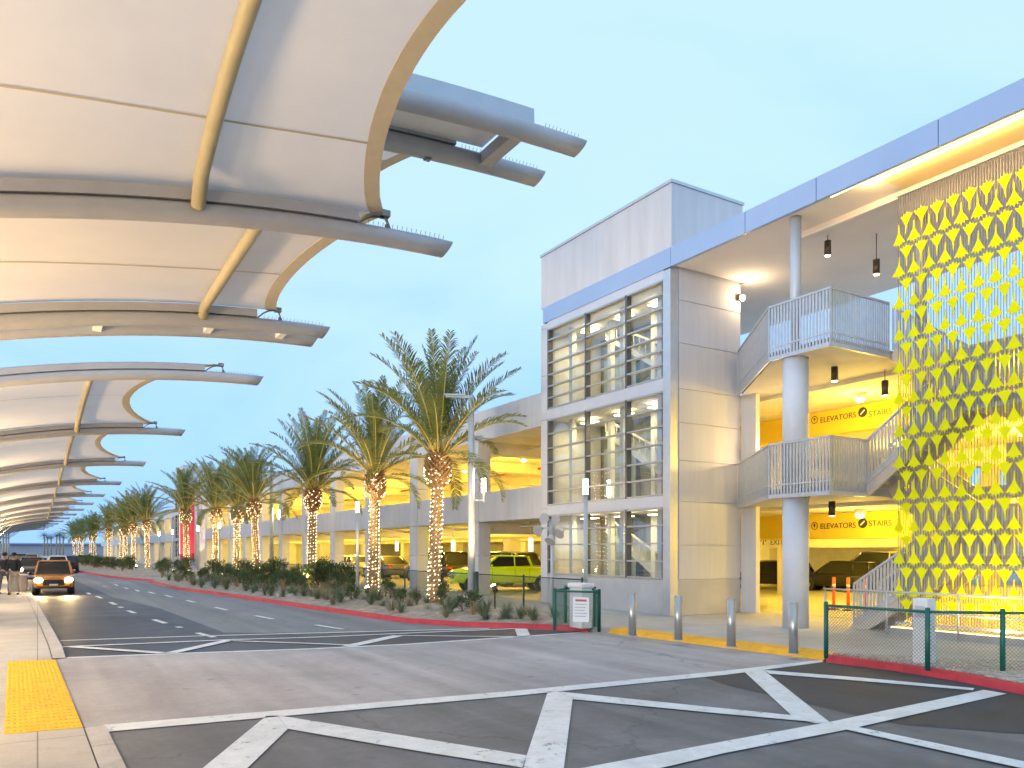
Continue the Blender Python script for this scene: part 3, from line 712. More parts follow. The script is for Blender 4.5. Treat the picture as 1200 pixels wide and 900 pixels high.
cc = MB(); cc.cyl((16.0,12.8), .31, 0, 3.215, 32); cc.cyl((16.0,12.8), .31, 3.425, 6.635, 32); cc.build('round_column', M_col, stt)
c2 = MB(); c2.cyl((18.5,11.1), .2, 0, 6.84, 24); c2.build('round_column', M_col, stt)
M_stringer = mat('stringer', (.58,.52,.44), .5, var=.06)
def flight(x0, x1, ya, za, yb, zb_, rail_x):
    n = 10; mb = MB()
    for i in range(n):
        y = ya+(yb-ya)*i/n; y2 = ya+(yb-ya)*(i+1)/n; z = za+(zb_-za)*(i+1)/n
        mb.box((x0+.06,min(y,y2),z-.06),(x1-.06,max(y,y2),z)); mb.box((x0+.06,y-.012,z-(zb_-za)/n),(x1-.06,y+.012,z-.061))
    mb.build('stair_treads', M_conc, stt)
    sg = MB()
    for x in (x0,x1): sg.bar((x,ya,za-.08),(x,yb,zb_-.08), .07, .30)
    sg.build('stringer', M_stringer, stt)
    for x in rail_x: railing([(x,ya,za+.08),(x,yb,zb_+.08)], h=1.0, below=.02)
flight(17.05, 18.0, 11.9, 0., 9.3, 1.71, (17.02,18.0))
flight(17.05, 18.0, 11.6, 3.42, 9.3, 5.13, (17.02,18.0))
flight(18.15, 19.1, 9.3, 1.71, 11.6, 3.42, (18.15,19.1))
flight(18.15, 19.1, 9.3, 5.13, 11.6, 6.86, (18.15,))
for z in (1.71, 5.13):
    m = MB(); m.box((17.05,7.6,z-.2),(19.1,9.29,z)); m.build('landing', M_conc, stt)
    railing([(17.02,9.28,z),(17.02,7.58,z)]); railing([(17.02,7.58,z),(19.1,7.58,z)])
w_ = MB(); w_.box((19.4,-4,6.0),(19.55,9.0,6.86)); w_.build('deck_upstand', M_conc, stt)
# lower pipe rail and low kerb beneath the screen
pr = thing('pipe_handrail', 'galvanised two bar pipe rail behind the green fence', 'handrail', (16.4,10,0))
a = MB()
for z in (.55,.97): a.tube([(16.3,12.2,z),(16.35,10,z),(16.4,2,z)], .024, 8)
a.build('rail', M_trim, pr)
for y in (12.2,10.6,9.0,7.4,5.8,4.2,2.6):
    b = MB(); b.cyl((16.33,y), .022, .0, .97, 8); b.build('post', M_trim, pr)
kb = MB(); kb.box((16.5,-4,0),(16.68,10.75,.16)); o = kb.build('stair_kerb', M_basec, origin=(16.6,5,0)); tag(o, 'low concrete kerb under the hanging yellow screen', 'kerb')
ks = MB(); ks.box((16.495,-3.9,.163),(16.53,10.6,.185)); ks.build('light_strip', M_strip, o)
for a in (8.4,4.6): light('kerb_light', 'AREA', (16.51,a,.2), 75, (1,.70,.25), o, shape='RECTANGLE', size=.06, size_y=4, aim=(16.62,a,1.2))

# ================================================================== HANGING PLANE SCREEN
scn = thing('hanging_screen', 'screen of bright yellow jet plane shapes strung on steel cables', 'artwork', (16.8, 8, 0))
def jet_pts():
    k = 1.10
    h = [(0,.275),(.010,.24),(.017,.10),(.034,.055),(.058,.012),(.098,-.055),(.140,-.118),(.134,-.134),(.070,-.110),(.068,-.172),(.040,-.138),(.020,-.142),(0,-.205)]
    h = [(x*k*.98, y*k+.02) for x,y in h]
    return h+[(-x,y) for x,y in h[::-1] if x > 0]
JP = jet_pts()
def jet(mb, y, z, up):
    s = 1 if up else -1; n = len(JP); X = 16.8
    tilt = .07*math.sin(y*7.3+z*3.1); yaw = .12*math.sin(y*23.7+z*11.3); rl = .025*math.sin(y*41+z*17)
    pts = [(py*tilt+px*math.sin(yaw), y+px*math.cos(yaw)+py*rl, z+s*py) for px,py in JP]
    f = [(X-.006+p[0],p[1],p[2]) for p in pts]; bq = [(X+.006+p[0],p[1],p[2]) for p in pts]
    tri = geometry.tessellate_polygon([[Vector((p[1],p[2],0)) for p in f]])
    mb.add(f+bq, [tuple(t) for t in tri]+[tuple(i+n for i in t[::-1]) for t in tri]+[(i,i+n,(i+1)%n+n,(i+1)%n) for i in range(n)])
PY, PZ = .35, .728
spots = []
ncol = 16
for i in range(ncol):
    y = 10.42-PY*i
    for r_ in range(13):
        z = 9.40-PZ*r_
        spots.append((y, z-.02, False)); spots.append((y+PY/2, z-.385, True))
spots.sort(key=lambda p: abs(p[0]-7.9)*1. + abs(p[1]-4)*.04 if p[0] > 7.35 else 99+p[0]*-1)
rest = MB(); cnt = 0
for y, z, upw in spots:
    if z < .5: continue
    if cnt < 99:
        j = MB(); jet(j, y, z, upw); j.build('plane_cutout', M_lime, scn); cnt += 1
    else: jet(rest, y, z, upw)
o = rest.build('plane_cutout', M_lime, scn); o['kind'] = 'stuff'
cbm = MB()
for i in range(ncol*2+1):
    y = 10.42+PY/2-PY/2*i
    for dy in (-.088,-.03,.03): cbm.bar((16.82,y+dy,.3),(16.82,y+dy,9.98), .011, .006)
cbm.build('cable', M_cable, scn)['kind'] = 'stuff'
for za, zc in ((.22,.28),(9.98,10.08)): sp = MB(); sp.box((16.77,4.6,za),(16.83,10.66,zc)); sp.build('cable_rail', M_trim, scn)
for y in (10.66,7.6,4.6):
    q = MB(); q.box((16.775,y-.02,0),(16.825,y+.02,.22)); q.build('rail_foot', M_trim, scn)

# ================================================================== PARKING GARAGE
GX = 15.9
M_redpipe = mat('sprinkler_pipe', (.30,.06,.04), .5, var=.1)
M_signb = mat('yellow_beam_paint', (.84, .60, .04), .65, var=.06, scale=.8)
def garage(label, ya, y_first, ncols, yb, depth, lamps_x, det=True, lamp_every=1, energy=150):
    t = thing('parking_garage', label, 'garage', (GX, ya, 0))
    cy = [y_first+6.2*k for k in range(ncols)]
    # floor sheet and slabs
    fl = MB(); fl.box((GX+.22,ya+.01,.002),(GX+depth,yb,.008)); fl.build('garage_floor', M_gfloor, t)
    for z0, z1 in ((3.12,3.42),(6.52,6.82)):
        s = MB(); s.box((GX+.222,ya+.01,z0),(GX+depth,yb,z1)); s.build('deck_slab', M_ceil, t)
    # columns and wall bands
    for y in cy:
        c = MB()
        for z0, z1 in ((0,1.65),(1.665,3.09),(3.105,4.9),(4.915,6.495)): c.box((GX,y-.45,z0),(GX+.60,y+.45,z1))
        c.build('column', M_panel, t, bevel=.012)
    ed = [ya+.01]+[v for y in cy for v in (y-.455,y+.455)]+[yb]
    for a, b in zip(ed[0::2], ed[1::2]):
        if b-a < .3: continue
        s = MB(); s.box((GX+.03,a,3.10),(GX+.22,b,4.31)); s.build('spandrel', M_panel, t, bevel=.01)
    pe = [ya+.01]+cy+[yb]
    for a, b in zip(pe, pe[1:]):
        if b-a < .3: continue
        p = MB(); p.box((GX-.01,a+.008,6.50),(GX+.21,b-.008,7.74)); p.build('parapet', M_panel, t, bevel=.01)
    # deck edge slightly darker drip line, deep beams, inner columns, rear wall
    for y in cy:
        b = MB(); b.box((GX+.61,y-.3,2.62),(GX+depth,y+.3,3.118)); b.box((GX+.61,y-.3,6.02),(GX+depth,y+.3,6.518)); b.build('deck_beam', M_ceil, t)
    for k, y in enumerate(cy):
        if k % 2: continue
        for x in (GX+9.5,GX+18.5):
            if x > GX+depth-2: continue
            c = MB(); c.box((x-.4,y-.4,.01),(x+.4,y+.4,2.61)); c.box((x-.4,y-.4,3.43),(x+.4,y+.4,6.01)); c.build('inner_column', M_ceil, t)
    for x, z in ((GX+2.2,2.95),(GX+6.8,2.9),(GX+2.6,6.35),(GX+7.2,6.3)):
        q = MB(); q.tube([(x,ya+.3,z),(x,yb-.3,z)], .05, 8); q.build('pipe', M_redpipe if x > GX+6 else M_trim, t)
    wl = MB(); wl.box((GX+depth+.002,ya,0),(GX+depth+.2,yb,6.82)); wl.build('rear_wall', M_ceil, t)
    wl = MB(); wl.box((GX+.61,yb+.002,0),(GX+depth,yb+.2,6.82)); wl.build('end_wall', M_panel, t)
    nl = 0
    for k in range(len(cy)):
        if k % lamp_every: continue
        y = cy[k]+3.1
        if y > yb-1: continue
        for x in lamps_x:
            for z in (3.12, 6.52):
                if nl < 99:
                    l = MB(); l.cyl((x,y), .16, z-.16, z-.002, 12); l.build('lamp_housing', M_white, t)
                    e = MB(); e.sphere((x,y,z-.20), .13, 10, 6, sz=.6); e.build('ceiling_lamp', M_lampa, t); nl += 1
                light('garage_light', 'POINT', (x,y,z-.52), energy, AMBER, t, shadow_soft_size=.2)
    return t
gA = garage('long three level concrete parking garage behind the palms, amber lit, left of the glass tower', 23.69, 29.3, 11, 93.5, 28, (GX+4.5,GX+14), energy=300)
gB = garage('far stretch of parking garage beyond the red screen', 113.4, 117.5, 22, 258, 12, (GX+4.5,), lamp_every=2, energy=500)
# hall behind the open stair
hall = thing('parking_hall', 'amber lit parking hall behind the open stair with wayfinding lettering', 'garage', (19, 8, 0))
fl = MB(); fl.box((19.22,-6,.002),(52,23.66,.008)); fl.build('garage_floor', M_gfloor, hall)
for z0, z1 in ((3.12,3.42),(6.52,6.86)):
    s = MB(); s.box((19.22,-6,z0),(52,23.66,z1)); s.build('deck_slab', M_ceil, hall)
for x, z0, z1 in ((22.3,2.28,3.118),(22.3,5.72,6.518),(27.5,2.02,3.118),(36,2.3,3.118),(36,5.7,6.518)):
    s = MB(); s.box((x,-6,z0),(x+.45,23.6,z1)); s.build('deck_beam', M_signb if x < 25 else M_ceil, hall)
for y in (3.5,10.2,16.5,22.5):
    for x in (27.72,36.2,44):
        c = MB(); c.box((x-.35,y-.35,.01),(x+.35,y+.35,2.0)); c.box((x-.35,y-.35,3.43),(x+.35,y+.35,6.5)); c.build('inner_column', M_ceil, hall)
c = MB(); c.box((18.515,16.25,0),(18.68,16.83,6.635)); c.build('corner_column', M_panel2, hall)
wl = MB(); wl.box((52.002,-6,0),(52.2,23.66,6.86)); wl.build('rear_wall', M_ceil, hall)
yw = MB(); yw.box((19.25,-6,3.43),(19.4,9.5,4.4)); yw.box((19.25,12.0,3.43),(19.4,16.2,4.4)) if False else None; yw.build('deck_parapet', M_conc, hall)
i = 0
for y in (5.5,11.5,15.2,20):
    for x in (24.6,32,41):
        for z in (3.12,6.52):
            l = MB(); l.cyl((x,y), .16, z-.16, z-.002, 12); l.build('lamp_housing', M_white, hall)
            e = MB(); e.sphere((x,y,z-.2), .13, 10, 6, sz=.6); e.build('ceiling_lamp', M_lampa, hall)
            light('garage_light', 'POINT', (x,y,z-.52), 240 if x < 30 else 300, AMBER, hall, shadow_soft_size=.2)
for y in (14.2,9.5):
    for z in (3.12,6.52):
        x = 20.6
        l = MB(); l.cyl((x,y), .16, z-.16, z-.002, 12); l.build('lamp_housing', M_white, hall)
        e = MB(); e.sphere((x,y,z-.2), .13, 10, 6, sz=.6); e.build('ceiling_lamp', M_lampa, hall)
        light('garage_light', 'POINT', (x,y,z-.52), 130, AMBER, hall, shadow_soft_size=.2)
def text(body, size, X, y, z, parent, m=M_letter, ext=.004, name='lettering'):
    cu = bpy.data.curves.new(name, 'FONT'); cu.body = body; cu.size = size; cu.extrude = ext; cu.align_x = 'LEFT'; cu.materials.append(m)
    o = bpy.data.objects.new(name, cu); COL.objects.link(o)
    off = parent.location if parent else Vector((0,0,0))
    mw = Matrix(((0,0,-1,X-off.x),(-1,0,0,y-off.y),(0,1,0,z-off.z),(0,0,0,1)))
    me = bpy.data.meshes.new_from_object(o.evaluated_get(bpy.context.evaluated_depsgraph_get())); bpy.data.objects.remove(o)
    o = bpy.data.objects.new(name, me); COL.objects.link(o); o.parent = parent; o.matrix_local = mw
    return o
def arrow_disc(X, y, z, r, parent, kind):
    m = MB(); n = 24
    ring = [(X-.004, y+r*math.cos(2*math.pi*i/n), z+r*math.sin(2*math.pi*i/n)) for i in range(n)]
    if kind == 'disc': m.add(ring, [tuple(range(n))])
    else:
        r2 = [(X-.004, y+r*.8*math.cos(2*math.pi*i/n), z+r*.8*math.sin(2*math.pi*i/n)) for i in range(n)]
        m.add(ring+r2, [(i,(i+1)%n,(i+1)%n+n,i+n) for i in range(n)])
    m.build('sign_roundel', M_letter, parent)
    if kind == 'disc':
        w = MB(); w.bar((X-.010,y+r*.45,z-r*.4),(X-.010,y-r*.45,z+r*.4), .004, r*.28); w.build('stair_symbol', M_white, parent)
    else:
        w = MB(); w.bar((X-.006,y,z-r*.45),(X-.006,y,z+r*.45), .004, r*.22); w.bar((X-.006,y+r*.3,z+.05*r),(X-.006,y,z+.5*r), .004, r*.18); w.bar((X-.006,y-r*.3,z+.05*r),(X-.006,y,z+.5*r), .004, r*.18); w.build('lift_symbol', M_letter, parent)
for ve, uv in ((614,(950,1005)),(489,(950,1005))):
    p1 = atX(958, ve+3 if ve > 600 else 492, 22.29); 
    a = atX(952+2, 617 if ve > 600 else 493, 22.295)
    arrow_disc(22.295, a.y-.02, a.z+.02, .13, hall, 'ring')
    b = atX(961, 619 if ve > 600 else 495, 22.294); text('ELEVATORS', .255, 22.294, b.y, b.z-.02, hall)
    d_ = atX(1011, 613 if ve > 600 else 483, 22.295); arrow_disc(22.295, d_.y, d_.z, .16, hall, 'disc')
    e_ = atX(1018, 616 if ve > 600 else 488, 22.294); text('STAIRS', .255, 22.294, e_.y, e_.z-.02, hall)
b = atX(902.5, 638.5, 27.494); text('EXIT', .34, 27.494, b.y, b.z-.0, hall)
b = atX(894.5, 634.5, 27.49)
ar = MB()
ar.bar((27.49,b.y,b.z-.16),(27.49,b.y,b.z+.14), .006, .05); ar.bar((27.49,b.y+.16,b.z+.0),(27.49,b.y,b.z+.16), .006, .05); ar.bar((27.49,b.y-.16,b.z+.0),(27.49,b.y,b.z+.16), .006, .05)
ar.build('exit_arrow', M_letter, hall)
# wall lamp on the tower corner, lamp at the lower landing
def wall_lamp(label, p, en=34):
    t = thing('wall_lamp', label, 'lamp', p)
    b = MB(); b.box((p[0]-.1,p[1]-.0,p[2]-.05),(p[0]+.1,p[1]+.13,p[2]+.12)); b.build('lamp_body', M_bronze, t)
    e = MB(); e.sphere((p[0],p[1]-.03,p[2]+.0), .085, 10, 7); e.build('bulb', mat('wall_bulb', (.9,.8,.6), .5, var=0, emit=(1,.75,.42), estr=40), t)
    light('wall_lamp_light', 'POINT', (p[0],p[1]-.26,p[2]), en*.5, WARM, t, shadow_soft_size=.08)
wall_lamp('lit wall lamp high on the tower side wall under the roof', (18.40, 16.7, 9.62))
wall_lamp('lit lamp on the corner column beside the lower landing', (18.60, 16.11, 4.75), 70)

# second tower with its red screen, far along the garage
far_t = dup(tower, (TX, 105.2, 0), 0, 'far twin glass tower beyond the red screen')
rs_ = thing('red_screen', 'tall red screen on the far part of the garage between two palms', 'artwork', (15.7, 96, 0))
a = MB(); 
for k in range(5): a.box((13.75+.38*k,94.55,.8),(14.10+.38*k,94.65,9.0))
a.build('screen_panel', M_red, rs_)
a = MB(); a.box((13.62,94.56,0),(13.74,94.7,9.2)); a.box((13.741,94.66,8.9),(15.69,94.74,9.0)); a.build('frame', M_steel, rs_)
light('red_screen_light', 'SPOT', (12.9,91,.4), 700, (1,.75,.6), rs_, spot_size=R(70), aim=(14.6,94.6,5))
wl = MB(); wl.box((15.7,98.3,0),(22,105.0,10.2)); wl.box((15.75,93.72,0),(22,94.4,10.2)); tag(wl.build('white_wall', M_panel, origin=(16,100,0)), 'pale wall panels either side of the far red screen', 'wall')

for u, X, lab in ((531,17.6,'white pendant lamp hanging in the garage right of the nearest palm trunk'),(622,17.6,'white pendant lamp hanging in the garage above the lime pickup'),(465,17.8,'white pendant lamp hanging in the garage between the two nearest palms')):
    Y = colX(u, X); t = thing('pendant_lamp', lab, 'lamp', (X,Y,2.0), 'white pendant lamps in the garage')
    b = MB(); b.cyl((X,Y), .018, 2.42, 3.11, 8); b.build('stem', M_trim, t)
    b = MB(); b.cyl((X,Y), .10, 1.86, 2.42, 16); b.build('lamp_shade', mat('pendant_shade', (.8,.78,.72), .5, var=0, emit=(1,.8,.5), estr=1.2), t)

# ================================================================== STREET FURNITURE
def bollard(label, u, v, h=.95):
    x, y = g(u, v, .02)
    t = thing('bollard', label, 'bollard', (x,y,0), 'steel bollards on the yellow strip')
    b = MB(); b.cyl((x,y), .085, .0, h-.02, 20); b.tube([(x,y,h-.02),(x,y,h)], [.085,.07], 20); b.build('post', mat('brushed_steel', (.50,.48,.46), .32, metal=.75, var=.12, scale=8, stretch=(1,1,.05)), t)
    f = MB(); f.cyl((x,y), .12, .0, .012, 20); f.build('base_ring', M_trim, t)
bollard('steel bollard on the yellow strip, nearest the green fence cage', 741, 744)
bollard('second steel bollard along the yellow strip from the green cage', 795, 749)
bollard('third steel bollard, standing in front of the open hall left of the round column', 857, 756.5)
bollard('steel bollard in front of the round column, beside the long green fence', 930, 764.5)

def chain(mb, a, b, z0, z1, st=.06, w=.0045):
    a = Vector(a); b = Vector(b); Ln = (b-a).length; d = (b-a)/Ln; H = z1-z0
    x = -H
    nrm = Vector((-d.y,d.x))
    while x < Ln:
        for s in (1,-1):
            x0 = x; zA, zB = (z0,z1) if s > 0 else (z1,z0)
            p0 = max(0, -x0); p1 = min(H, Ln-x0)
            if p1 > p0:
                za = zA+s*p0; zb_ = zA+s*p1; q0 = a+d*(x0+p0); q1 = a+d*(x0+p1); o = nrm*.002*s
                mb.bar((q0.x+o.x,q0.y+o.y,za),(q1.x+o.x,q1.y+o.y,zb_), w, w)
        x += st
def chain_fence(label, pts, h=1.12, r=.04, m=M_green, mw=M_wire, st=.06, postr=None, group=None, w=.0045):
    t = thing('chain_link_fence', label, 'fence', (pts[0][0],pts[0][1],0), group)
    for k, p in enumerate(pts):
        c = MB(); c.cyl(p, postr[k] if postr else r, 0, h+.05, 12); c.sphere((p[0],p[1],h+.05), (postr[k] if postr else r)*1.05, 10, 6, sz=.5); c.build('post', m, t)
    for a, b in zip(pts, pts[1:]):
        q = MB(); q.tube([(a[0],a[1],h),(b[0],b[1],h)], r*.62, 10); q.build('top_rail', m, t)
        q = MB(); chain(q, a[:2], b[:2], .05, h-.02, st, w); q.build('wire_mesh', mw, t)
    return t
chain_fence('green posted chain link fence along the red kerb on the right', [g(968,771,0), g(1087,786,0), g(1175,788.5,0), (14.6,5.0), (16.0,3.6)], h=.93, r=.038)
ca, cb_, cc_, cd_ = g(650,738,0), g(702,740.5,0), (11.85,15.5), (11.6,16.4)
cg = chain_fence('small green chain link cage around the white cabinet at the bed corner', [cb_, ca, cd_, cc_, cb_], h=.93, r=.042, mw=mat('green_wire', (.03,.16,.12), .5, var=0), st=.08, w=.0035)
fpts = [(12.72,17.2),(12.72,20.2),(12.72,23.2),(12.70,26.2),(12.7,29.2),(12.7,32.2),(12.7,35.2),(12.7,38.2),(12.7,41.2),(12.7,44.2),(12.7,47.2),(12.7,50.2)]
chain_fence('long dark green chain link fence behind the palms and planting', fpts, h=1.1, r=.03, m=mat('dark_green_paint', (.012,.05,.04), .45, var=.05), mw=M_bwire, st=.10, postr=[.03,.03,.075]+[.03]*9, w=.006)
# cabinet in the cage with notice
cabx, caby = 11.42, 15.50
cab = thing('utility_cabinet', 'white utility cabinet with a notice inside the green cage', 'cabinet', (cabx,caby,0))
b = MB(); b.box((cabx-.16,caby-.25,0),(cabx+.16,caby+.25,.98)); b.build('body', M_white, cab, bevel=.015)
b = MB(); b.box((cabx-.2,caby-.3,.982),(cabx+.2,caby+.3,1.10)); b.build('lid', M_white, cab, bevel=.03)
m_ = Vector(ca).lerp(Vector(cb_), .62); dd = (Vector(cb_)-Vector(ca)).normalized(); nn2 = Vector((-dd.y,dd.x))*-1
nt_ = thing('notice_board', 'white notice with faded lines of print hung on the green cage', 'notice', (m_.x,m_.y,.2))
q0 = m_-dd*.2; q1 = m_+dd*.2; o2 = Vector((dd.y,-dd.x))*.03
def board(q0, q1, z0, z1, off, mb, th=.008):
    o = Vector((-dd.y,dd.x)).normalized(); a = q0-o*off; b = q1-o*off
    a = q0+o*(-off); a2 = a-o*th; b2 = b-o*th
    mb.add([(a.x,a.y,z0),(b.x,b.y,z0),(b.x,b.y,z1),(a.x,a.y,z1),(a2.x,a2.y,z0),(b2.x,b2.y,z0),(b2.x,b2.y,z1),(a2.x,a2.y,z1)], [(0,1,2,3),(7,6,5,4),(0,4,5,1),(1,5,6,2),(2,6,7,3),(3,7,4,0)])
b = MB(); board(q0, q1, .22, .80, .052, b); b.build('board', M_white, nt_)
b = MB()
for k in range(5): board(q0+dd*.04, q1-dd*(.05+.03*(k%3)), .62-.07*k, .645-.07*k, .0615, b, .002)
b.build('print_lines', mat('faded_print', (.45,.48,.52), .6, var=0), nt_)
b = MB(); board(q0+dd*.06, q1-dd*.06, .70, .75, .0615, b, .002); b.build('notice_heading', mat('print_red', (.5,.12,.10), .6, var=0), nt_)
# white pedestal behind the right fence
px_, py_ = g(1083, 778, 0)
b = MB(); b.box((px_-.13,py_-.13,0),(px_+.13,py_+.13,1.10)); pd = thing('white_pedestal', 'square white pedestal behind the green fence in front of the yellow screen', 'pedestal', (px_,py_,0))
b.build('body', M_white, pd, bevel=.02); b = MB(); b.box((px_-.135,py_-.08,.78),(px_-.129,py_+.08,.98)); b.build('access_plate', M_trim, pd)
# delineators
for u, v, lab in ((977,706,'orange delineator post left of the ground stair flight'),(994,709,'orange delineator post just right of the leftmost one by the stair'),(1014,708,'orange delineator post behind the first stair balusters')):
    d = ray(u, 645); k = 19.4/d.x*1.12; x, y = d.x*k, d.y*k
    t = thing('delineator_post', lab, 'traffic post', (x,y,0), 'orange delineators by the stair')
    b = MB(); b.cyl((x,y), .05, .05, 1.05, 10); b.build('tube', M_orange, t); b = MB(); b.tube([(x,y,.01),(x,y,.05)], [.2,.15], 12); b.build('foot', M_black, t)
    b = MB(); b.cyl((x,y), .053, .75, .83, 10); b.build('reflective_band', M_white, t)

# lamp posts
def lantern_post(label, x, y, h=3.86, lit=True):
    t = thing('lantern_post', label, 'street lamp', (x,y,0), 'slim lantern posts along the planting bed')
    b = MB(); b.tube([(x,y,.3),(x,y,h-.45)], [.068,.055], 14); b.build('post', M_steel, t)
    b = MB(); b.box((x-.26,y-.26,0),(x+.26,y+.26,.32)); b.build('footing', M_conc, t, bevel=.02)
    b = MB(); b.cyl((x,y), .075, h-.45, h-.40, 14); b.cyl((x,y), .09, h, h+.03, 14); b.build('collar', M_steel, t)
    e = MB(); e.cyl((x,y), .072, h-.40, h, 14); e.build('lantern', M_lampw, t)
    light('lantern_light', 'POINT', (x-.0,y,h+.12), 14, WARM, t, shadow_soft_size=.06)
    return t
def tall_pole(label, x, y, h=7.2, arm=True, lantern=True):
    t = thing('light_pole', label, 'street lamp', (x,y,0), 'tall grey light poles')
    b = MB(); b.tube([(x,y,.3),(x,y,h)], [.125,.10], 18); b.build('post', M_steel, t)
    b = MB(); b.box((x-.38,y-.38,0),(x+.38,y+.38,.32)); b.build('footing', M_conc, t, bevel=.02)
    b = MB(); b.bar((x,y,h-.06),(x-.75,y+.45,h-.02), .14, .09); b.bar((x-.2,y+.12,h+.01),(x-.8,y+.48,h+.02), .26, .05); b.build('lamp_head', M_steel, t)
    if lantern:
        b = MB(); b.bar((x,y,3.62),(x+.36,y-.22,3.62), .05, .05); b.tube([(x+.36,y-.22,3.55),(x+.36,y-.22,3.92)], .04, 8); b.build('bracket', M_steel, t)
        e = MB(); e.cyl((x+.36,y-.22), .075, 3.92, 4.36, 12); e.build('lantern', M_lampw, t)
        light('lantern_light', 'POINT', (x+.36,y-.22,4.5), 16, WARM, t, shadow_soft_size=.06)
lantern_post('lit lantern post in front of the glass tower beside the green cage', 12.95, 17.35)
lantern_post('lit lantern post between the second and third palms', 11.1, 30.3)
for x, y, lab in ((11.0,57.9,'lit lantern post just right of the far bed, left of the seventh palm'),(11.0,66.5,'lit lantern post against the far red screen'),(11.0,80.5,'lit lantern post left of the red screen, beside the far twin tower'),(11.0,90,'farthest lit lantern post along the second planting bed')):
    lantern_post(lab, x, y)
tall_pole('tall grey light pole with bracket lantern right of the nearest palm', 12.68, 23.5)
tall_pole('tall grey light pole with bracket lantern beside the fourth palm', 12.3, 48.6)
tall_pole('tall grey light pole in front of the far red screen', 11.9, 73.0, lantern=False)
# pole with a cluster of pale floodlights
fx, fy = 12.75, 18.7
t = thing('floodlight_pole', 'pole topped by a cluster of pale floodlights left of the tower windows', 'floodlight', (fx,fy,0))
b = MB(); b.tube([(fx,fy,0),(fx,fy,2.75)], .05, 12); b.cyl((fx,fy), .11, 0, .03, 12); b.build('post', M_steel, t)
b = MB(); b.bar((fx-.3,fy+.3,2.55),(fx+.3,fy-.3,2.55), .05, .05); b.bar((fx,fy,2.3),(fx,fy,2.8), .14, .14); b.build('bracket', M_steel, t)
for dx, dz, tz in ((-.30,2.55,.02),(-.12,2.80,.12),(.20,2.78,.1),(.30,2.50,-.02),(.05,2.36,-.1)):
    p = Vector((fx+dx*.75,fy-dx*.75,dz)); q = p+Vector((-.17,-.05,tz-.10))
    b = MB(); b.tube([p, p.lerp(q,.45), q, q+(q-p)*.05], [.06,.10,.165,.165], 14); b.build('lamp_head', mat('pale_lamp_housing', (.50,.49,.47), .5, var=.08), t)

# ================================================================== PALMS
def frond(L_, e0, droop, az, mb, mr, rng, nl=34):
    """one pinnate leaf: starts at elevation e0, bends by droop along its length"""
    pts = []; p = Vector((0,0,0)); n = 16; h = Vector((math.cos(az), math.sin(az), 0))
    sd_ = Vector((-h.y,h.x,0)); tw = rng.uniform(-.25,.25)
    for i in range(n+1):
        u = i/n; e = e0-droop*(u**1.6); pts.append((p.copy(), e)); p = p+(h*math.cos(e)+Vector((0,0,math.sin(e)))+sd_*tw*u*.5)*(L_/n)
    mr.tube([q[0] for q in pts], [max(.006, .035*(1-i/n)) for i in range(n+1)], 4)
    for k in range(nl):
        u = .16+.84*(k+.5)/nl; fi = u*n; i = min(n-1, int(fi)); q = pts[i][0].lerp(pts[i+1][0], fi-i); e = pts[i][1]
        d = (h*math.cos(e)+Vector((0,0,math.sin(e)))).normalized(); nn = Vector((-h.x*math.sin(e), -h.y*math.sin(e), math.cos(e)))
        ll = L_*.165*(math.sin(math.pi*min(1, u*.86+.10))**.7)*rng.uniform(.8,1.12)
        for s in (1,-1):
            v = (sd_*s*rng.uniform(.55,.8)+d*rng.uniform(.65,.9)+nn*rng.uniform(.15,.5)).normalized()
            t1 = q+v*ll*.55; t2 = q+v*ll+Vector((0,0,-ll*rng.uniform(.08,.28)))
            wv = (d-v*d.dot(v)).normalized()*.012*(L_/2.6)
            if rng.random() < .06: continue
            mb.add([q-wv*.6,q+wv*.6,t1+wv,t2,t1-wv], [(0,1,2,4),(4,2,3)])
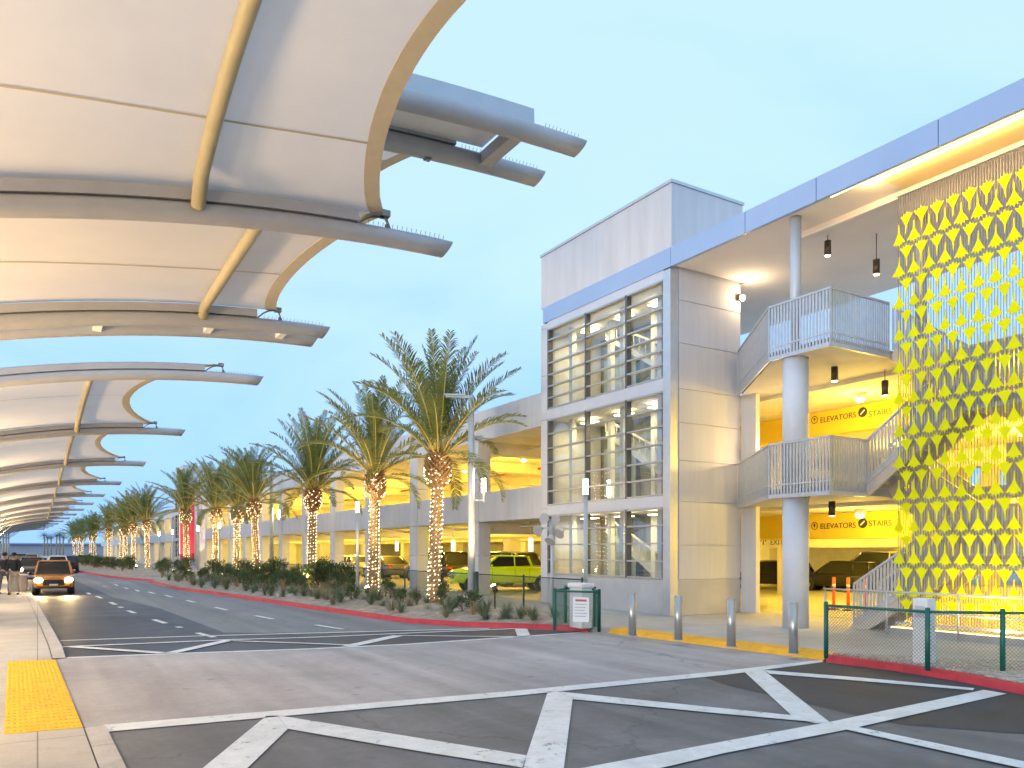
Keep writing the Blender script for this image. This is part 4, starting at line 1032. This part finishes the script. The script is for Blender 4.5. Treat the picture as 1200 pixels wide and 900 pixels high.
def make_palm(seed, H=5.0, nf=38, far_=False, nl=64, L0=3.95):
    rng = random.Random(seed)
    t = thing('palm_tree', 'palm', 'palm tree', (0,0,0), 'palms wrapped in string lights')
    hb = H-.95   # bulb begins
    tr = MB(); n = 14; rows = 52; vs = []
    for i in range(rows+1):
        z = hb*i/rows; r = .20-.03*(i/rows) + (.05 if i < 3 else 0)*(1-i/3)
        for j in range(n):
            th = 2*math.pi*j/n; rr = r*(1+.11*math.cos(i*math.pi+j*math.pi)+rng.uniform(-.03,.03)); vs.append((rr*math.cos(th), rr*math.sin(th), z))
    tr.add(vs, [(i*n+j, i*n+(j+1)%n, (i+1)*n+(j+1)%n, (i+1)*n+j) for i in range(rows) for j in range(n)])
    trunk = tr.build('trunk', M_bark, t)
    bu = MB(); m_ = 15
    for i in range(13):
        u = i/12; z = hb-.12+1.0*u; r = .23+.19*math.sin(math.pi*min(1, .12+u*.80))**.9
        for j in range(m_):
            th = 2*math.pi*(j+.5*(i%2))/m_; d = Vector((math.cos(th),math.sin(th),0)); s_ = Vector((-d.y,d.x,0))
            c = d*r*.80+Vector((0,0,z)); w = .055; tip = d*(r*1.12+rng.uniform(0,.045))+Vector((0,0,z+.11+rng.uniform(-.02,.05)))
            bu.add([c-s_*w-Vector((0,0,.06)),c+s_*w-Vector((0,0,.06)),tip+s_*w*.55,tip-s_*w*.55,c-s_*w*.7+Vector((0,0,.10)),c+s_*w*.7+Vector((0,0,.10))], [(0,1,2,3),(3,2,5,4),(0,3,4),(1,5,2)])
    bu.tube([(0,0,hb-.1),(0,0,H-.02)], [.20,.22], 12)
    bu.build('leaf_boots', M_boot, trunk)
    cr = MB(); rc = MB(); ga = math.pi*(3-math.sqrt(5))
    for k in range(nf):
        u = (k+.5)/nf; az = ga*k+rng.uniform(-.2,.2)
        e0 = R(88)-R(60)*u**1.15+R(rng.uniform(-8,8)); dr = R(18)+R(56)*u+R(rng.uniform(-12,20)); Lk = L0*(.82+.22*math.sin(math.pi*min(1,u+.15)))*rng.uniform(.88,1.08)
        if u > .90: e0 -= R(22); dr += R(10)
        o1 = len(cr.v); o2 = len(rc.v)
        frond(Lk, e0, dr, az, cr, rc, rng, nl)
        off = Vector((math.cos(az)*.10*u*1.6, math.sin(az)*.10*u*1.6, H-.06-.16*u))
        for L_, o in ((cr,o1),(rc,o2)):
            for i in range(o, len(L_.v)): L_.v[i] = tuple(Vector(L_.v[i])+off)
    # dead stubs at the crown base
    for k in range(26):
        az = rng.uniform(0, 6.28); d = Vector((math.cos(az),math.sin(az),0)); rc.bar(d*.15+Vector((0,0,H-.2)), d*rng.uniform(.3,.5)+Vector((0,0,H+rng.uniform(.05,.45))), .05, .02)
    crown = cr.build('crown', M_frond, t); rc.build('midribs', M_rachis, crown)
    st = MB(); turns = hb/.155; nb = int(turns*9)
    for k in range(nb):
        u = k/nb; th = 2*math.pi*turns*u; r = .228-.03*u; z = .08+(hb-.1)*u+rng.uniform(-.035,.035); th += rng.uniform(-.12,.12)
        if rng.random() < .12: continue
        st.octa((r*math.cos(th),r*math.sin(th),z), rng.choice((.009,.013,.018,.024)))
    for k in range(130):
        u = rng.random(); th = rng.uniform(0,6.28); r = .25+.205*math.sin(math.pi*(.12+u*.8)); st.octa((r*math.cos(th),r*math.sin(th),hb-.1+.95*u), rng.choice((.010,.014,.020)))
    o = st.build('string_lights', M_bulb, t); o['kind'] = 'stuff'
    return t
protos = [make_palm(3), make_palm(8, nf=34, L0=3.8), make_palm(21, H=5.0, nf=40, L0=3.85), make_palm(33, nf=36, L0=3.7)]
pspots = [(11.99,25.0,0,1.07),(11.88,30.6,1,1.03),(11.6,38.2,2,1.0),(11.26,47.8,3,.99),(11.3,53.9,1,.96)]
for u, X, k, s in ((252,10.9,2,.98),(219,10.1,3,1.03),(173,9.4,1,.98),(157,9.3,2,1.0),(147,9.0,0,.95),(141,9.1,1,.97),(128,8.9,2,1.0),(111,8.6,0,1.0),(105.5,8.6,2,1.0),(96,7.6,1,1.0),(91,7.4,0,1.0),(87,7.2,2,1.0)):
    pspots.append((X, colX(u, X), k, s))
used = set(); palms = []
PSPEC = ['palm wrapped in string lights, tallest in the photo, nearest the glass tower']+['palm wrapped in string lights, %s along the row from the glass tower' % ORD[i] for i in range(1, 22)]
for i, (x, y, k, s) in enumerate(pspots):
    o = protos[k]
    if k not in used: used.add(k); todo = o; o['label'] = PSPEC[i]; o.location = (x,y,.02); o.rotation_euler.z = i*1.3; o.scale = (s,s,s)
    else: todo = dup(o, (x,y,.02), i*1.3+.7, PSPEC[i], None, s)
    todo.rotation_euler.x = R(2.2)*math.sin(i*2.7); todo.rotation_euler.y = R(1.8)*math.cos(i*1.9)
    palms.append(todo)
def ground_lamp(label, x, y, aim, en, hh=.26):
    t = thing('ground_floodlight', label, 'floodlight', (x,y,0), 'ground floodlights under the palms')
    b = MB(); b.cyl((x,y), .03, 0, hh-.06, 8); a = Vector(aim)-Vector((x,y,hh)); a.normalize(); p = Vector((x,y,hh))
    b.tube([p-a*.10, p+a*.10], [.07,.10], 12); b.build('lamp_body', M_bronze, t)
    e = MB(); e.sphere(p+a*.10, .085, 12, 8); e.build('lens', mat('flood_lens', (.9,.85,.7), .4, var=0, emit=(1,.74,.36), estr=45), t)
    light('palm_uplight', 'SPOT', p+a*.22, en, (1,.68,.30), t, spot_size=R(72), spot_blend=.7, shadow_soft_size=.08, aim=aim)
for i, (x, y, k, s) in enumerate(pspots[:12]):
    lab = 'lit ground floodlight at the foot of the palm, %s from the glass tower' % ORD[i]
    LP = {0: (12.28,21.2,.68), 1: (10.75,28.3,.36), 2: (10.55,35.7,.29)}
    lx, ly, lh = LP.get(i, (x-1.15,y-1.0,.26)); ground_lamp(lab, lx, ly, (x,y,5.4), 560 if i < 3 else 260, lh)
# dark palms far away and a low pale building closing the street
M_fb = mat('far_building', (.42,.42,.46), .8, var=.1, scale=.2)
fpm = thing('palm_tree', 'dark unlit palm far away above the end of the road', 'palm tree', (0,0,0), 'unlit palms at the far end of the road')
a = MB(); a.tube([(0,0,0),(.1,0,6.5)], [.25,.17], 8); a.build('trunk', M_bark, fpm)
a = MB(); b = MB(); rg = random.Random(5)
for k in range(26):
    o1, o2 = len(a.v), len(b.v); frond(2.6, R(70-3.6*k), R(70), k*2.4, a, b, rg, 16)
    for L_, o in ((a,o1),(b,o2)):
        for i in range(o, len(L_.v)): L_.v[i] = (L_.v[i][0]*1+.1, L_.v[i][1], L_.v[i][2]+6.5)
a.build('crown', M_frondd, fpm); b.build('midribs', M_frondd, fpm)
for i, (u, Y) in enumerate(((66,285),(70,300),(60,300),(56,310),(52,318),(74,290))):
    d = ray(u, V0); x = d.x*Y/d.y
    if i == 0: fpm.location = (x,Y,-.1)
    else: dup(fpm, (x,Y,-.1), i*1.1, None, None, 1+.1*math.sin(i*2))
b = MB(); b.box((-90,345,-.2),(40,365,4.2)); fbl = thing('far_building', 'low pale building closing the far end of the road', 'building', (0,345,0)); b.build('wall', M_fb, fbl)
b = MB(); b.box((-92,343.5,4.2),(42,366,4.7)); b.build('roof_edge', M_fascia, fbl)

# ================================================================== VEHICLES
def shell(secs, nprof):
    """closed loft of equal-length rings"""
    mb = MB(); vs = [p for s in secs for p in s]; k = len(secs)
    mb.add(vs, [(i*nprof+j, (i+1)*nprof+j, (i+1)*nprof+(j+1)%nprof, i*nprof+(j+1)%nprof) for i in range(k-1) for j in range(nprof)], True)
    mb.f += [tuple(range(nprof)), tuple((k-1)*nprof+j for j in reversed(range(nprof)))]; mb.smooth += [False, False]
    return mb
def ring(x, zb_, zt, hw, tum=.94):
    b = .10; zm_ = (zb_+zt)/2
    pr = [(hw*.86,zb_),(hw*.97,zb_+b),(hw,zm_),(hw*.985,zt-.16),(hw*tum,zt-.03),(hw*tum*.85,zt)]
    return [(x,y,z) for y,z in pr]+[(x,-y,z) for y,z in pr[::-1]]
KINDS = {
 'sedan': dict(L=4.7, W=.91, zb=.24, body=[(-2.35,.55,.80,.74),(-2.25,.28,.95,.84),(-1.6,.22,1.0,.90),(-.6,.22,.98,.91),(.7,.22,.97,.91),(1.5,.22,.90,.90),(2.1,.25,.80,.84),(2.35,.42,.66,.70)],
      gh=[(-1.95,.97),(-1.05,1.44),(.25,1.46),(1.15,.95)], wr=.33, wx=(-1.42,1.42)),
 'suv': dict(L=4.9, W=.97, zb=.34, body=[(-2.45,.50,1.05,.84),(-2.40,.36,1.12,.93),(-1.6,.32,1.13,.96),(-.3,.32,1.12,.97),(.9,.32,1.10,.97),(1.5,.32,1.06,.96),(2.2,.35,1.0,.92),(2.45,.50,.90,.82)],
      gh=[(-2.38,1.12),(-2.1,1.76),(.25,1.80),(1.05,1.10)], wr=.38, wx=(-1.45,1.5)),
 'pickup': dict(L=5.9, W=1.0, zb=.42, body=[(-2.95,.60,1.24,.93),(-2.92,.50,1.30,.98),(-1.9,.46,1.30,.99),(-1.32,.44,1.30,1.0),(-1.2,.44,1.37,1.0),(.9,.44,1.37,1.0),(1.35,.44,1.30,1.0),(1.8,.44,1.27,.99),(2.6,.46,1.20,.97),(2.95,.55,1.10,.88)],
      gh=[(-1.2,1.37),(-1.02,1.88),(.55,1.92),(1.3,1.34)], wr=.42, wx=(-1.85,1.95)),
}
def car_paint(name, col):
    m = mat(name, col, .28, var=.03, scale=2); m.node_tree.nodes['Principled BSDF'].inputs['Coat Weight'].default_value = .6; return m
def vehicle(name, kind, paint, label, cat, loc, rz, group=None, lit=False, detail=True):
    K = KINDS[kind]; t = thing(name, label, cat, (0,0,0), group)
    b = shell([ring(*s) for s in K['body']], 12); body = b.build('body', paint, t)
    (xa,za),(xb,zb2),(xc,zc),(xd,zd) = K['gh']; W = K['W']; wt = W*.74; wb = W*.945
    G = MB(); G.add([(xa,-wb,za-.03),(xb,-wt,zb2),(xc,-wt,zc),(xd,-wb*.97,zd-.03),(xa,wb,za-.03),(xb,wt,zb2),(xc,wt,zc),(xd,wb*.97,zd-.03)], [(0,1,2,3)[::1],(7,6,5,4),(0,4,5,1),(1,5,6,2),(2,6,7,3)])
    G.build('glasshouse', M_cglass, t, bevel=.03)
    r_ = MB()
    r_.add([(xb-.06,-wt-.02,zb2-.02),(xc+.10,-wt-.02,zc-.02),(xc+.10,wt+.02,zc-.02),(xb-.06,wt+.02,zb2-.02),(xb+.08,-wt+.1,zb2+.055),(xc-.1,-wt+.1,zc+.055),(xc-.1,wt-.1,zc+.055),(xb+.08,wt-.1,zb2+.055)], [(3,2,1,0),(4,5,6,7),(0,1,5,4),(1,2,6,5),(2,3,7,6),(3,0,4,7)])
    r_.build('roof', paint, t, bevel=.03)
    mid = (xb+xc)/2-.05
    for s in (1,-1):
        p_ = MB()
        p_.tube([(xd+.03,s*wb*.95,zd-.02),(xc+.03,s*(wt+.01),zc)], .045, 6); p_.tube([(xa-.02,s*wb*.985,za-.02),(xb-.01,s*(wt+.01),zb2)], .075, 6)
        p_.tube([(mid,s*wb*.99,za-.02),(mid,s*(wt+.015),zc)], .04, 6)
        if kind != 'sedan': 
            xm = xb+.42; 
            if kind == 'suv': p_.tube([(xm-.15,s*wb*.99,za-.02),(xm-.1,s*(wt+.015),zb2)], .05, 6)
        p_.tube([(xb,s*(wt+.012),zb2+.005),(xc,s*(wt+.012),zc+.005)], .04, 6); p_.tube([(xa,s*wb*.985,za-.02),(xd,s*wb*.97,zd-.03)], .03, 6)
        p_.build('pillar_frame', paint, t)
    for x in K['wx']:
        for s in (1,-1):
            r = K['wr']; y0 = s*(W-.21); y1 = s*(W+.015)
            ar = MB(); ar.tube([(x,s*(W-.3),r),(x,s*(W+.006),r)], r+.065, 24); ar.build('wheel_arch', M_black, body)
            ty = MB(); ty.tube([(x,y0,r),(x,y0+s*.03,r),(x,y1-s*.02,r),(x,y1+s*.012,r)], [r*.93,r,r,r*.94], 24); wh = ty.build('wheel', M_tyre, t)
            rm = MB(); rm.tube([(x,y1+s*.005,r),(x,y1+s*.022,r)], [r*.66,r*.60], 20); rm.build('rim', M_rim, wh)
    xf = K['body'][-1][0]; zf = K['body'][-1][2]; zb_ = K['body'][-1][1]; hw = K['body'][-1][3]
    gr = MB()
    if kind == 'pickup': gr.box((xf-.1,-.52,.70),(xf+.035,.52,1.02)); 
    else: gr.box((xf-.15,-.5,zb_+.03),(xf+.02,.5,zf-.08))
    gr.build('grille', M_black, t, bevel=.01)
    if kind == 'pickup':
        gb = MB(); gb.box((xf+.036,-.52,.83),(xf+.055,.52,.89)); gb.box((xf+.036,-.05,.70),(xf+.055,.05,1.02)); gb.build('grille_bar', paint, t)
        bb = MB(); bb.box((xf-.12,-.93,.42),(xf+.10,.93,.64)); bb.build('front_bumper', paint, t, bevel=.04)
        bb = MB(); bb.box((-2.88,-.80,.95),(-1.36,.80,1.305)); bb.build('bed_liner', M_black, t)
    for s in (1,-1):
        z = zf-.10 if kind != 'pickup' else .90; x = xf-(.10 if kind != 'pickup' else .03)
        h = MB(); h.sphere((x+.05,s*hw*.84,z), .18, 12, 8, sx=.7, sy=1.15, sz=.8); h.build('headlight', M_head if lit else M_headoff, t)
        tl = MB(); tl.box((K['body'][0][0]-.02,s*.62-.14,.82),(K['body'][0][0]+.12,s*.62+.14,.95)); tl.build('tail_light', M_tail, t)
        mr_ = MB(); mr_.sphere((xd-.30,s*(W+.12),zd+.07), .10, 8, 6, sx=.6, sy=1.1, sz=.8); mr_.bar((xd-.3,s*(W-.06),zd+.0),(xd-.3,s*(W+.1),zd+.04), .05, .04); mr_.build('mirror', paint if kind == 'pickup' else M_black, t)
        if detail:
            dl = MB()
            for x in ((xd-.35),(mid),(xa+.12)): dl.box((x-.006,s*(W-.004)-.004,K['zb']+.16),(x+.006,s*(W-.004)+.006,za-.16))
            dl.build('door_seam', M_black, body)
            for x in (mid+.14, xa+.42):
                hd = MB(); hd.box((x-.0,s*(W-.01)-.012,za-.25),(x+.17,s*(W-.01)+.02,za-.21)); hd.build('door_handle', paint, t)
    if lit:
        for s in (1,-1):
            light('headlight_beam', 'SPOT', (xf+.12,s*hw*.86,zf-.10), 160, (1,.66,.28), t, spot_size=R(80), spot_blend=.7, shadow_soft_size=.08, aim=(xf+9,s*.8,-.5))
    pt = MB(); pt.box((xf+.03 if kind != 'pickup' else xf+.101,-.2,.5),(xf+.045 if kind != 'pickup' else xf+.112,.2,.6)); pt.build('number_plate', M_white, t)
    t.location = loc; t.rotation_euler.z = rz
    return t
P_lime = car_paint('lime_paint', (.66,.95,.0)); P_black = car_paint('black_car_paint', (.010,.010,.012)); P_orange = car_paint('orange_taxi_paint', (.55,.20,.02))
P_white = car_paint('white_car_paint', (.68,.68,.68)); P_grey = car_paint('grey_car_paint', (.12,.12,.13)); P_redc = car_paint('red_car_paint', (.30,.02,.02)); P_silver = car_paint('silver_car_paint', (.42,.43,.45))
# lime pickup inside the garage, nose to the left
vehicle('pickup_truck', 'pickup', P_lime, 'lime green crew cab pickup parked inside the garage behind the tall light pole', 'pickup', (18.9, 31.6, .01), R(162)).scale = (.87,.87,.85)
x, y = g(64, 697.5); carp = vehicle('taxi', 'suv', P_orange, 'orange taxi coming towards the camera with headlights on', 'car', (x,y+2.1,ROAD+.005), R(-91), lit=True); carp.scale = (.84,)*3
d = ray(898, V0); k = 29.0/d.x
vehicle('suv', 'suv', P_black, 'black suv parked in the open hall left of the round column', 'car', (31.2, d.y*k+1.75, .01), R(104), 'black cars parked in the open hall').scale = (.82,.82,.76)
d = ray(978, V0); k = 29.6/d.x
vehicle('suv', 'suv', P_black, 'black car parked in the open hall right of the round column behind orange posts', 'car', (32.0, d.y*k+1.55, .01), R(110), 'black cars parked in the open hall').scale = (.82,.82,.76)
for kind, pm, (x,y), rz, lab in (
   ('suv', P_grey, (21.5,36.5), 100, 'dark grey car parked in the garage behind the second palm'),
   ('sedan', P_redc, (23.5,33.0), 95, 'red car parked in the garage left of the lime pickup'),
   ('sedan', P_silver, (26.5,38.5), 92, 'silver car parked deep in the garage between the second and nearest palms'),
   ('suv', P_black, (20.8,43.0), 96, 'black suv parked in the garage between the third and second palms'),
   ('sedan', P_grey, (20.5,50.5), 90, 'grey sedan parked in the garage behind the third palm'),
   ('sedan', P_white, (21.0,58.0), 90, 'white sedan parked in the garage behind the fifth palm'),
   ('suv', P_grey, (33.0,22.0), 100, 'grey suv parked at the back of the open hall'),
   ('sedan', P_silver, (24.5,28.0), 96, 'silver sedan parked in the garage directly behind the lime pickup')):
    vehicle('parked_car', kind, pm, lab, 'car', (x,y,.01), R(rz), 'cars parked in the garage')
for kind, pm, u, Y, X, lab, rz, lt in (
   ('suv', P_grey, None, 66, -.35, 'dark car behind the orange taxi with one headlight showing', -92, True),
   ('suv', P_black, None, 84, 2.5, 'black car driving away to the right of the orange taxi', 88, False),
   ('suv', P_white, None, 82, 1.6, 'white van far down the road above the taxi roof', 88, False),
   ('sedan', P_white, None, 98, .3, 'white car far down the road, second beyond the taxi', -92, False),
   ('suv', P_silver, None, 118, -.6, 'silver car in the far queue under the canopies', -94, True),
   ('suv', P_black, None, 96, -1.9, 'black car waiting at the far kerb under the canopies', -93, False),
   ('suv', P_white, None, 140, -2.0, 'farthest white van at the end of the road', -97, False)):
    vehicle('road_car', kind, pm, lab, 'car', (X,Y,ROAD+.005), R(rz), 'traffic on the far road', lit=lt, detail=False).scale = (.84,)*3

# ================================================================== PEOPLE and things on the left walk
def person(label, x, y, rz, top, trousers, hair, arm_up=False, stride=.12):
    t = thing('person', label, 'person', (0,0,0))
    def skin(name, verts, edges, rad, m, root=0):
        me = bpy.data.meshes.new(name); me.from_pydata(verts, edges, []); o = bpy.data.objects.new(name, me); COL.objects.link(o)
        o.modifiers.new('skin', 'SKIN'); sv = me.skin_vertices[0].data
        for i, r in enumerate(rad): sv[i].radius = (r, r*.82) if isinstance(r, float) else r
        sv[root].use_root = True
        sb = o.modifiers.new('sub', 'SUBSURF'); sb.levels = 2; sb.render_levels = 2
        dg = bpy.context.evaluated_depsgraph_get(); m2 = bpy.data.meshes.new_from_object(o.evaluated_get(dg)); m2.materials.clear(); m2.materials.append(m)
        for p in m2.polygons: p.use_smooth = True
        o.modifiers.clear(); o.data = m2; o.parent = t; return o
    # body: pelvis, spine, neck, head, arms with hands
    V = [(0,0,.95),(0,0,1.12),(0,0,1.34),(0,.01,1.49),(0,.015,1.56),(0,.03,1.64),(0,.035,1.72),
         (.19,0,1.43),(.25,.03,1.17),(.24,.14,.95),(.24,.17,.88),(-.19,0,1.43),(-.25,.02,1.17),(-.24,.12,.95),(-.24,.15,.88),
         (.10,stride*.3,.90),(.11,stride,.50),(.11,stride*.7,.09),(.11,stride*.7+.15,.045),(-.10,-stride*.3,.90),(-.11,-stride*.8,.50),(-.11,-stride*1.6,.09),(-.11,-stride*1.6+.15,.045)]
    E = [(0,1),(1,2),(2,3),(3,4),(4,5),(5,6),(3,7),(7,8),(8,9),(9,10),(3,11),(11,12),(12,13),(13,14),(0,15),(15,16),(16,17),(17,18),(0,19),(19,20),(20,21),(21,22)]
    rad = [.14,.14,.165,.10,.055,.095,.085,.075,.052,.036,.040,.075,.052,.036,.040,.095,.062,.045,.04,.095,.062,.045,.04]
    body = skin('body', V, E, rad, M_skin)
    jk = skin('jacket', [(0,0,.92),(0,0,1.12),(0,0,1.34),(0,.01,1.48),(.19,0,1.43),(.255,.03,1.17),(.245,.13,.98),(-.19,0,1.43),(-.255,.02,1.17),(-.245,.11,.98)], [(0,1),(1,2),(2,3),(3,4),(4,5),(5,6),(3,7),(7,8),(8,9)], [.175,.165,.19,.115,.095,.072,.06,.095,.072,.06], top)
    tr = skin('trousers', [V[0]]+[V[15],V[16],(V[17][0],V[17][1],.10)]+[V[19],V[20],(V[21][0],V[21][1],.10)], [(0,1),(1,2),(2,3),(0,4),(4,5),(5,6)], [.16,.115,.085,.072,.115,.085,.072], trousers)
    h = MB(); h.sphere((0,.015,1.735), .108, 14, 10, sx=.95, sy=1.05, sz=.85); h.build('hair', hair, t)
    f = MB()
    for s in (1,-1): f.sphere((s*.035,.118,1.685), .012, 6, 5)
    f.bar((-.025,.122,1.62),(.025,.122,1.62), .012, .010); f.build('eyes_and_mouth', M_black, body)
    nm = MB(); nm.sphere((0,.128,1.655), .018, 6, 5, sz=1.3); nm.build('nose', M_skin, body)
    for s in (1,-1):
        sh = MB(); q = V[18] if s > 0 else V[22]; sh.sphere((q[0],q[1]-.06,.045), .075, 10, 7, sx=.7, sy=1.8, sz=.6); sh.build('shoe', M_black, t)
    t.location = (x,y,0); t.rotation_euler.z = rz
    return t
C_dark = mat('dark_jacket', (.02,.02,.025), .85, var=.1); C_khaki = mat('khaki_cloth', (.42,.34,.24), .85, var=.1); C_grey = mat('grey_cloth', (.10,.10,.11), .85, var=.1)
C_hair = mat('dark_hair', (.02,.014,.01), .7, var=0)
x, y = g(17, 697, 0); person('person in dark jacket and khaki trousers standing near the far kerb', x, y, R(150), C_dark, C_khaki, C_hair)
x, y = g(5.5, 696, 0); person('person in dark jacket and grey trousers at the left picture edge', x, y, R(-20), C_dark, C_grey, C_hair, stride=.2)
def block(name, label, cat, x, y, sx, sy, h, m):
    t = thing(name, label, cat, (x,y,0)); b = MB(); b.box((x-sx,y-sy,0),(x+sx,y+sy,h)); b.build('body', m, t, bevel=.03)
    b = MB(); b.box((x-sx-.04,y-sy-.04,h+.001),(x+sx+.04,y+sy+.04,h+.07)); b.build('cap', M_conc, t, bevel=.01)
x, y = g(25.5, 694, 0); block('concrete_planter', 'low tan concrete planter behind the standing person on the left walk', 'planter', x-.1, y+1.5, .30, .8, .70, M_basec)
x, y = g(1, 694, 0); block('litter_bin', 'pale grey bin at the left picture edge beside the people', 'bin', x-.35, y-1.0, .30, .30, .80, M_conc)

# ================================================================== PLANTING
def leaf_bush(n, h, r, lw, ll, seed, m, name, label, cat, upright=.5, stems=True):
    rg = random.Random(seed); t = thing(name, label, cat, (0,0,0))
    b = MB(); ct = [(rg.uniform(-r*.5,r*.5), rg.uniform(-r*.5,r*.5), h*rg.uniform(.3,.8), r*rg.uniform(.35,.6)) for _ in range(7)]
    for i in range(n):
        c = rg.choice(ct); d = Vector((rg.gauss(0,1),rg.gauss(0,1),rg.gauss(0,1))).normalized(); p = Vector(c[:3])+d*c[3]*rg.uniform(.4,1.05)
        if p.z < .03: p.z = rg.uniform(.03,.2)
        a = (d+Vector((0,0,upright))+Vector((rg.gauss(0,.5),rg.gauss(0,.5),rg.gauss(0,.4)))).normalized(); s = a.cross(Vector((rg.gauss(0,1),rg.gauss(0,1),rg.gauss(0,1)))).normalized()
        b.add([p, p+a*ll*.5+s*lw, p+a*ll, p+a*ll*.5-s*lw], [(0,1,2,3)])
    b.build('foliage', m, t)
    if stems:
        s_ = MB()
        for c in ct: s_.tube([(0,0,0),(c[0]*.5,c[1]*.5,c[2]*.5),(c[0],c[1],c[2])], [.02,.015,.008], 5)
        s_.build('stem', M_bark, t)
    return t
def blade_plant(n, h, w, spread, seed, m, name, label, cat, thick=False):
    rg = random.Random(seed); t = thing(name, label, cat, (0,0,0)); b = MB()
    for i in range(n):
        az = rg.uniform(0,6.283); e = rg.uniform(.25,1.45) if thick else rg.uniform(.7,1.5); L_ = h*rg.uniform(.65,1.1); d = Vector((math.cos(az),math.sin(az),0)); s = Vector((-d.y,d.x,0))
        o = d*rg.uniform(0,spread*.4); p0 = o; p1 = o+d*L_*.5*math.cos(e)+Vector((0,0,L_*.5*math.sin(e))); e2 = e-(.15 if thick else .45); p2 = p1+d*L_*.5*math.cos(e2)+Vector((0,0,L_*.5*math.sin(e2)))
        b.add([p0-s*w*.6,p0+s*w*.6,p1+s*w,p1-s*w,p2], [(0,1,2,3),(3,2,4)])
    b.build('leaves', m, t); return t
base_pl = [
 (leaf_bush(1100, 1.25, .62, .020, .10, 1, M_shrub, 'shrub', 'dark green leafy shrub in the planting bed below the palms', 'shrub'), 'dark shrubs in the planting bed'),
 (leaf_bush(420, 1.05, .30, .014, .12, 2, M_shrub, 'upright_shrub', 'narrow upright green shrub in the granite bed', 'shrub', 1.2), 'upright shrubs in the planting bed'),
 (blade_plant(46, .52, .028, .15, 3, M_agave, 'agave', 'grey green agave rosette in the granite bed', 'agave', True), 'agaves in the planting bed'),
 (blade_plant(110, .62, .007, .22, 4, M_grassp, 'grass_tuft', 'dry tan grass tuft in the granite bed', 'grass tuft'), 'grass tufts in the planting bed'),
 (blade_plant(60, .85, .014, .18, 5, mat('grey_green_leaf', (.15,.19,.10), .6, var=.3, scale=4, trans=.15), 'strap_plant', 'green strap leaved plant in the granite bed', 'plant'), 'strap leaved plants in the planting bed'),
]
firsts = [True]*5
def put_plant(k, x, y, z, s, rz):
    o, grp = base_pl[k]
    if firsts[k]:
        firsts[k] = False; o.location = (x,y,z); o.rotation_euler.z = rz; o.scale = (s,s,s); o['group'] = grp
    else: dup(o, (x,y,z), rz, None, grp, s)
rg = random.Random(77)
def front_x(y):
    pts = bed+[Vector((7.6,54))]
    for a, b in zip(pts, pts[1:]):
        if a.y <= y <= b.y: return a.x+(b.x-a.x)*(y-a.y)/(b.y-a.y)
    return 11
cnt = 0; placed = []
while cnt < 205:
    y = 15.6+(52-15.6)*rg.random(); fx_ = front_x(y)+.5
    if fx_ > 12.3: continue
    x = fx_+(12.4-fx_)*rg.random()**.8
    if any(abs(x-px)+abs(y-py) < .45 for px,py in placed) or any(abs(x-a[0])+abs(y-a[1]) < .5 for a in pspots): continue
    if x > 10.4 and y < 16.4: continue
    if y < 23 and x > 11.4 and rg.random() < .7: continue
    placed.append((x,y)); q = rg.random()
    dens = y > 34
    k = (0 if q < .16 else 1 if q < .66 else 2 if q < .75 else 3 if q < .85 else 4) if dens else (1 if q < .14 else 2 if q < .30 else 3 if q < .70 else 4)
    s = rg.uniform(.75,1.25)*(.75 if not dens else 1.)
    if x < fx_+.7 and k in (0,1): k = 4; s *= .7
    put_plant(k, x, y, .04, s, rg.uniform(0,6.28)); cnt += 1
for i in range(46):
    y = rg.uniform(57,118); fx_ = 6.0-(y-57)*.055 if y < 100 else 3.0
    put_plant(0 if rg.random() < .6 else 1, fx_+rg.uniform(.9,4.), y, .03, rg.uniform(.8,1.25), rg.uniform(0,6.28))
# rocks in the bed
rk_m = mat('granite_rock', (.40,.36,.31), .9, var=.2, scale=5, bump=.5, bscale=12)
for i in range(16):
    y = 16+rg.random()*26; fx_ = front_x(y)+.7
    if fx_ > 12: continue
    x = fx_+(12.3-fx_)*rg.random(); r = rg.uniform(.10,.24)
    b = MB(); b.sphere((0,0,.3*r), r, 9, 6, sx=rg.uniform(.8,1.4), sy=rg.uniform(.8,1.2), sz=.6)
    b.v = [(v[0]*(1+rg.uniform(-.12,.12)), v[1]*(1+rg.uniform(-.12,.12)), v[2]*(1+rg.uniform(-.15,.15))) for v in b.v]
    o = b.build('rock', rk_m); o.location = (x,y,.04); tag(o, 'pale granite rock lying among plants in the bed', 'rock', 'rocks in the planting bed')
# back-filled helpers that never got placed would sit at the origin: none do
for k, f in enumerate(firsts):
    if f: base_pl[k][0].location = (11.8, 40+k, .04)
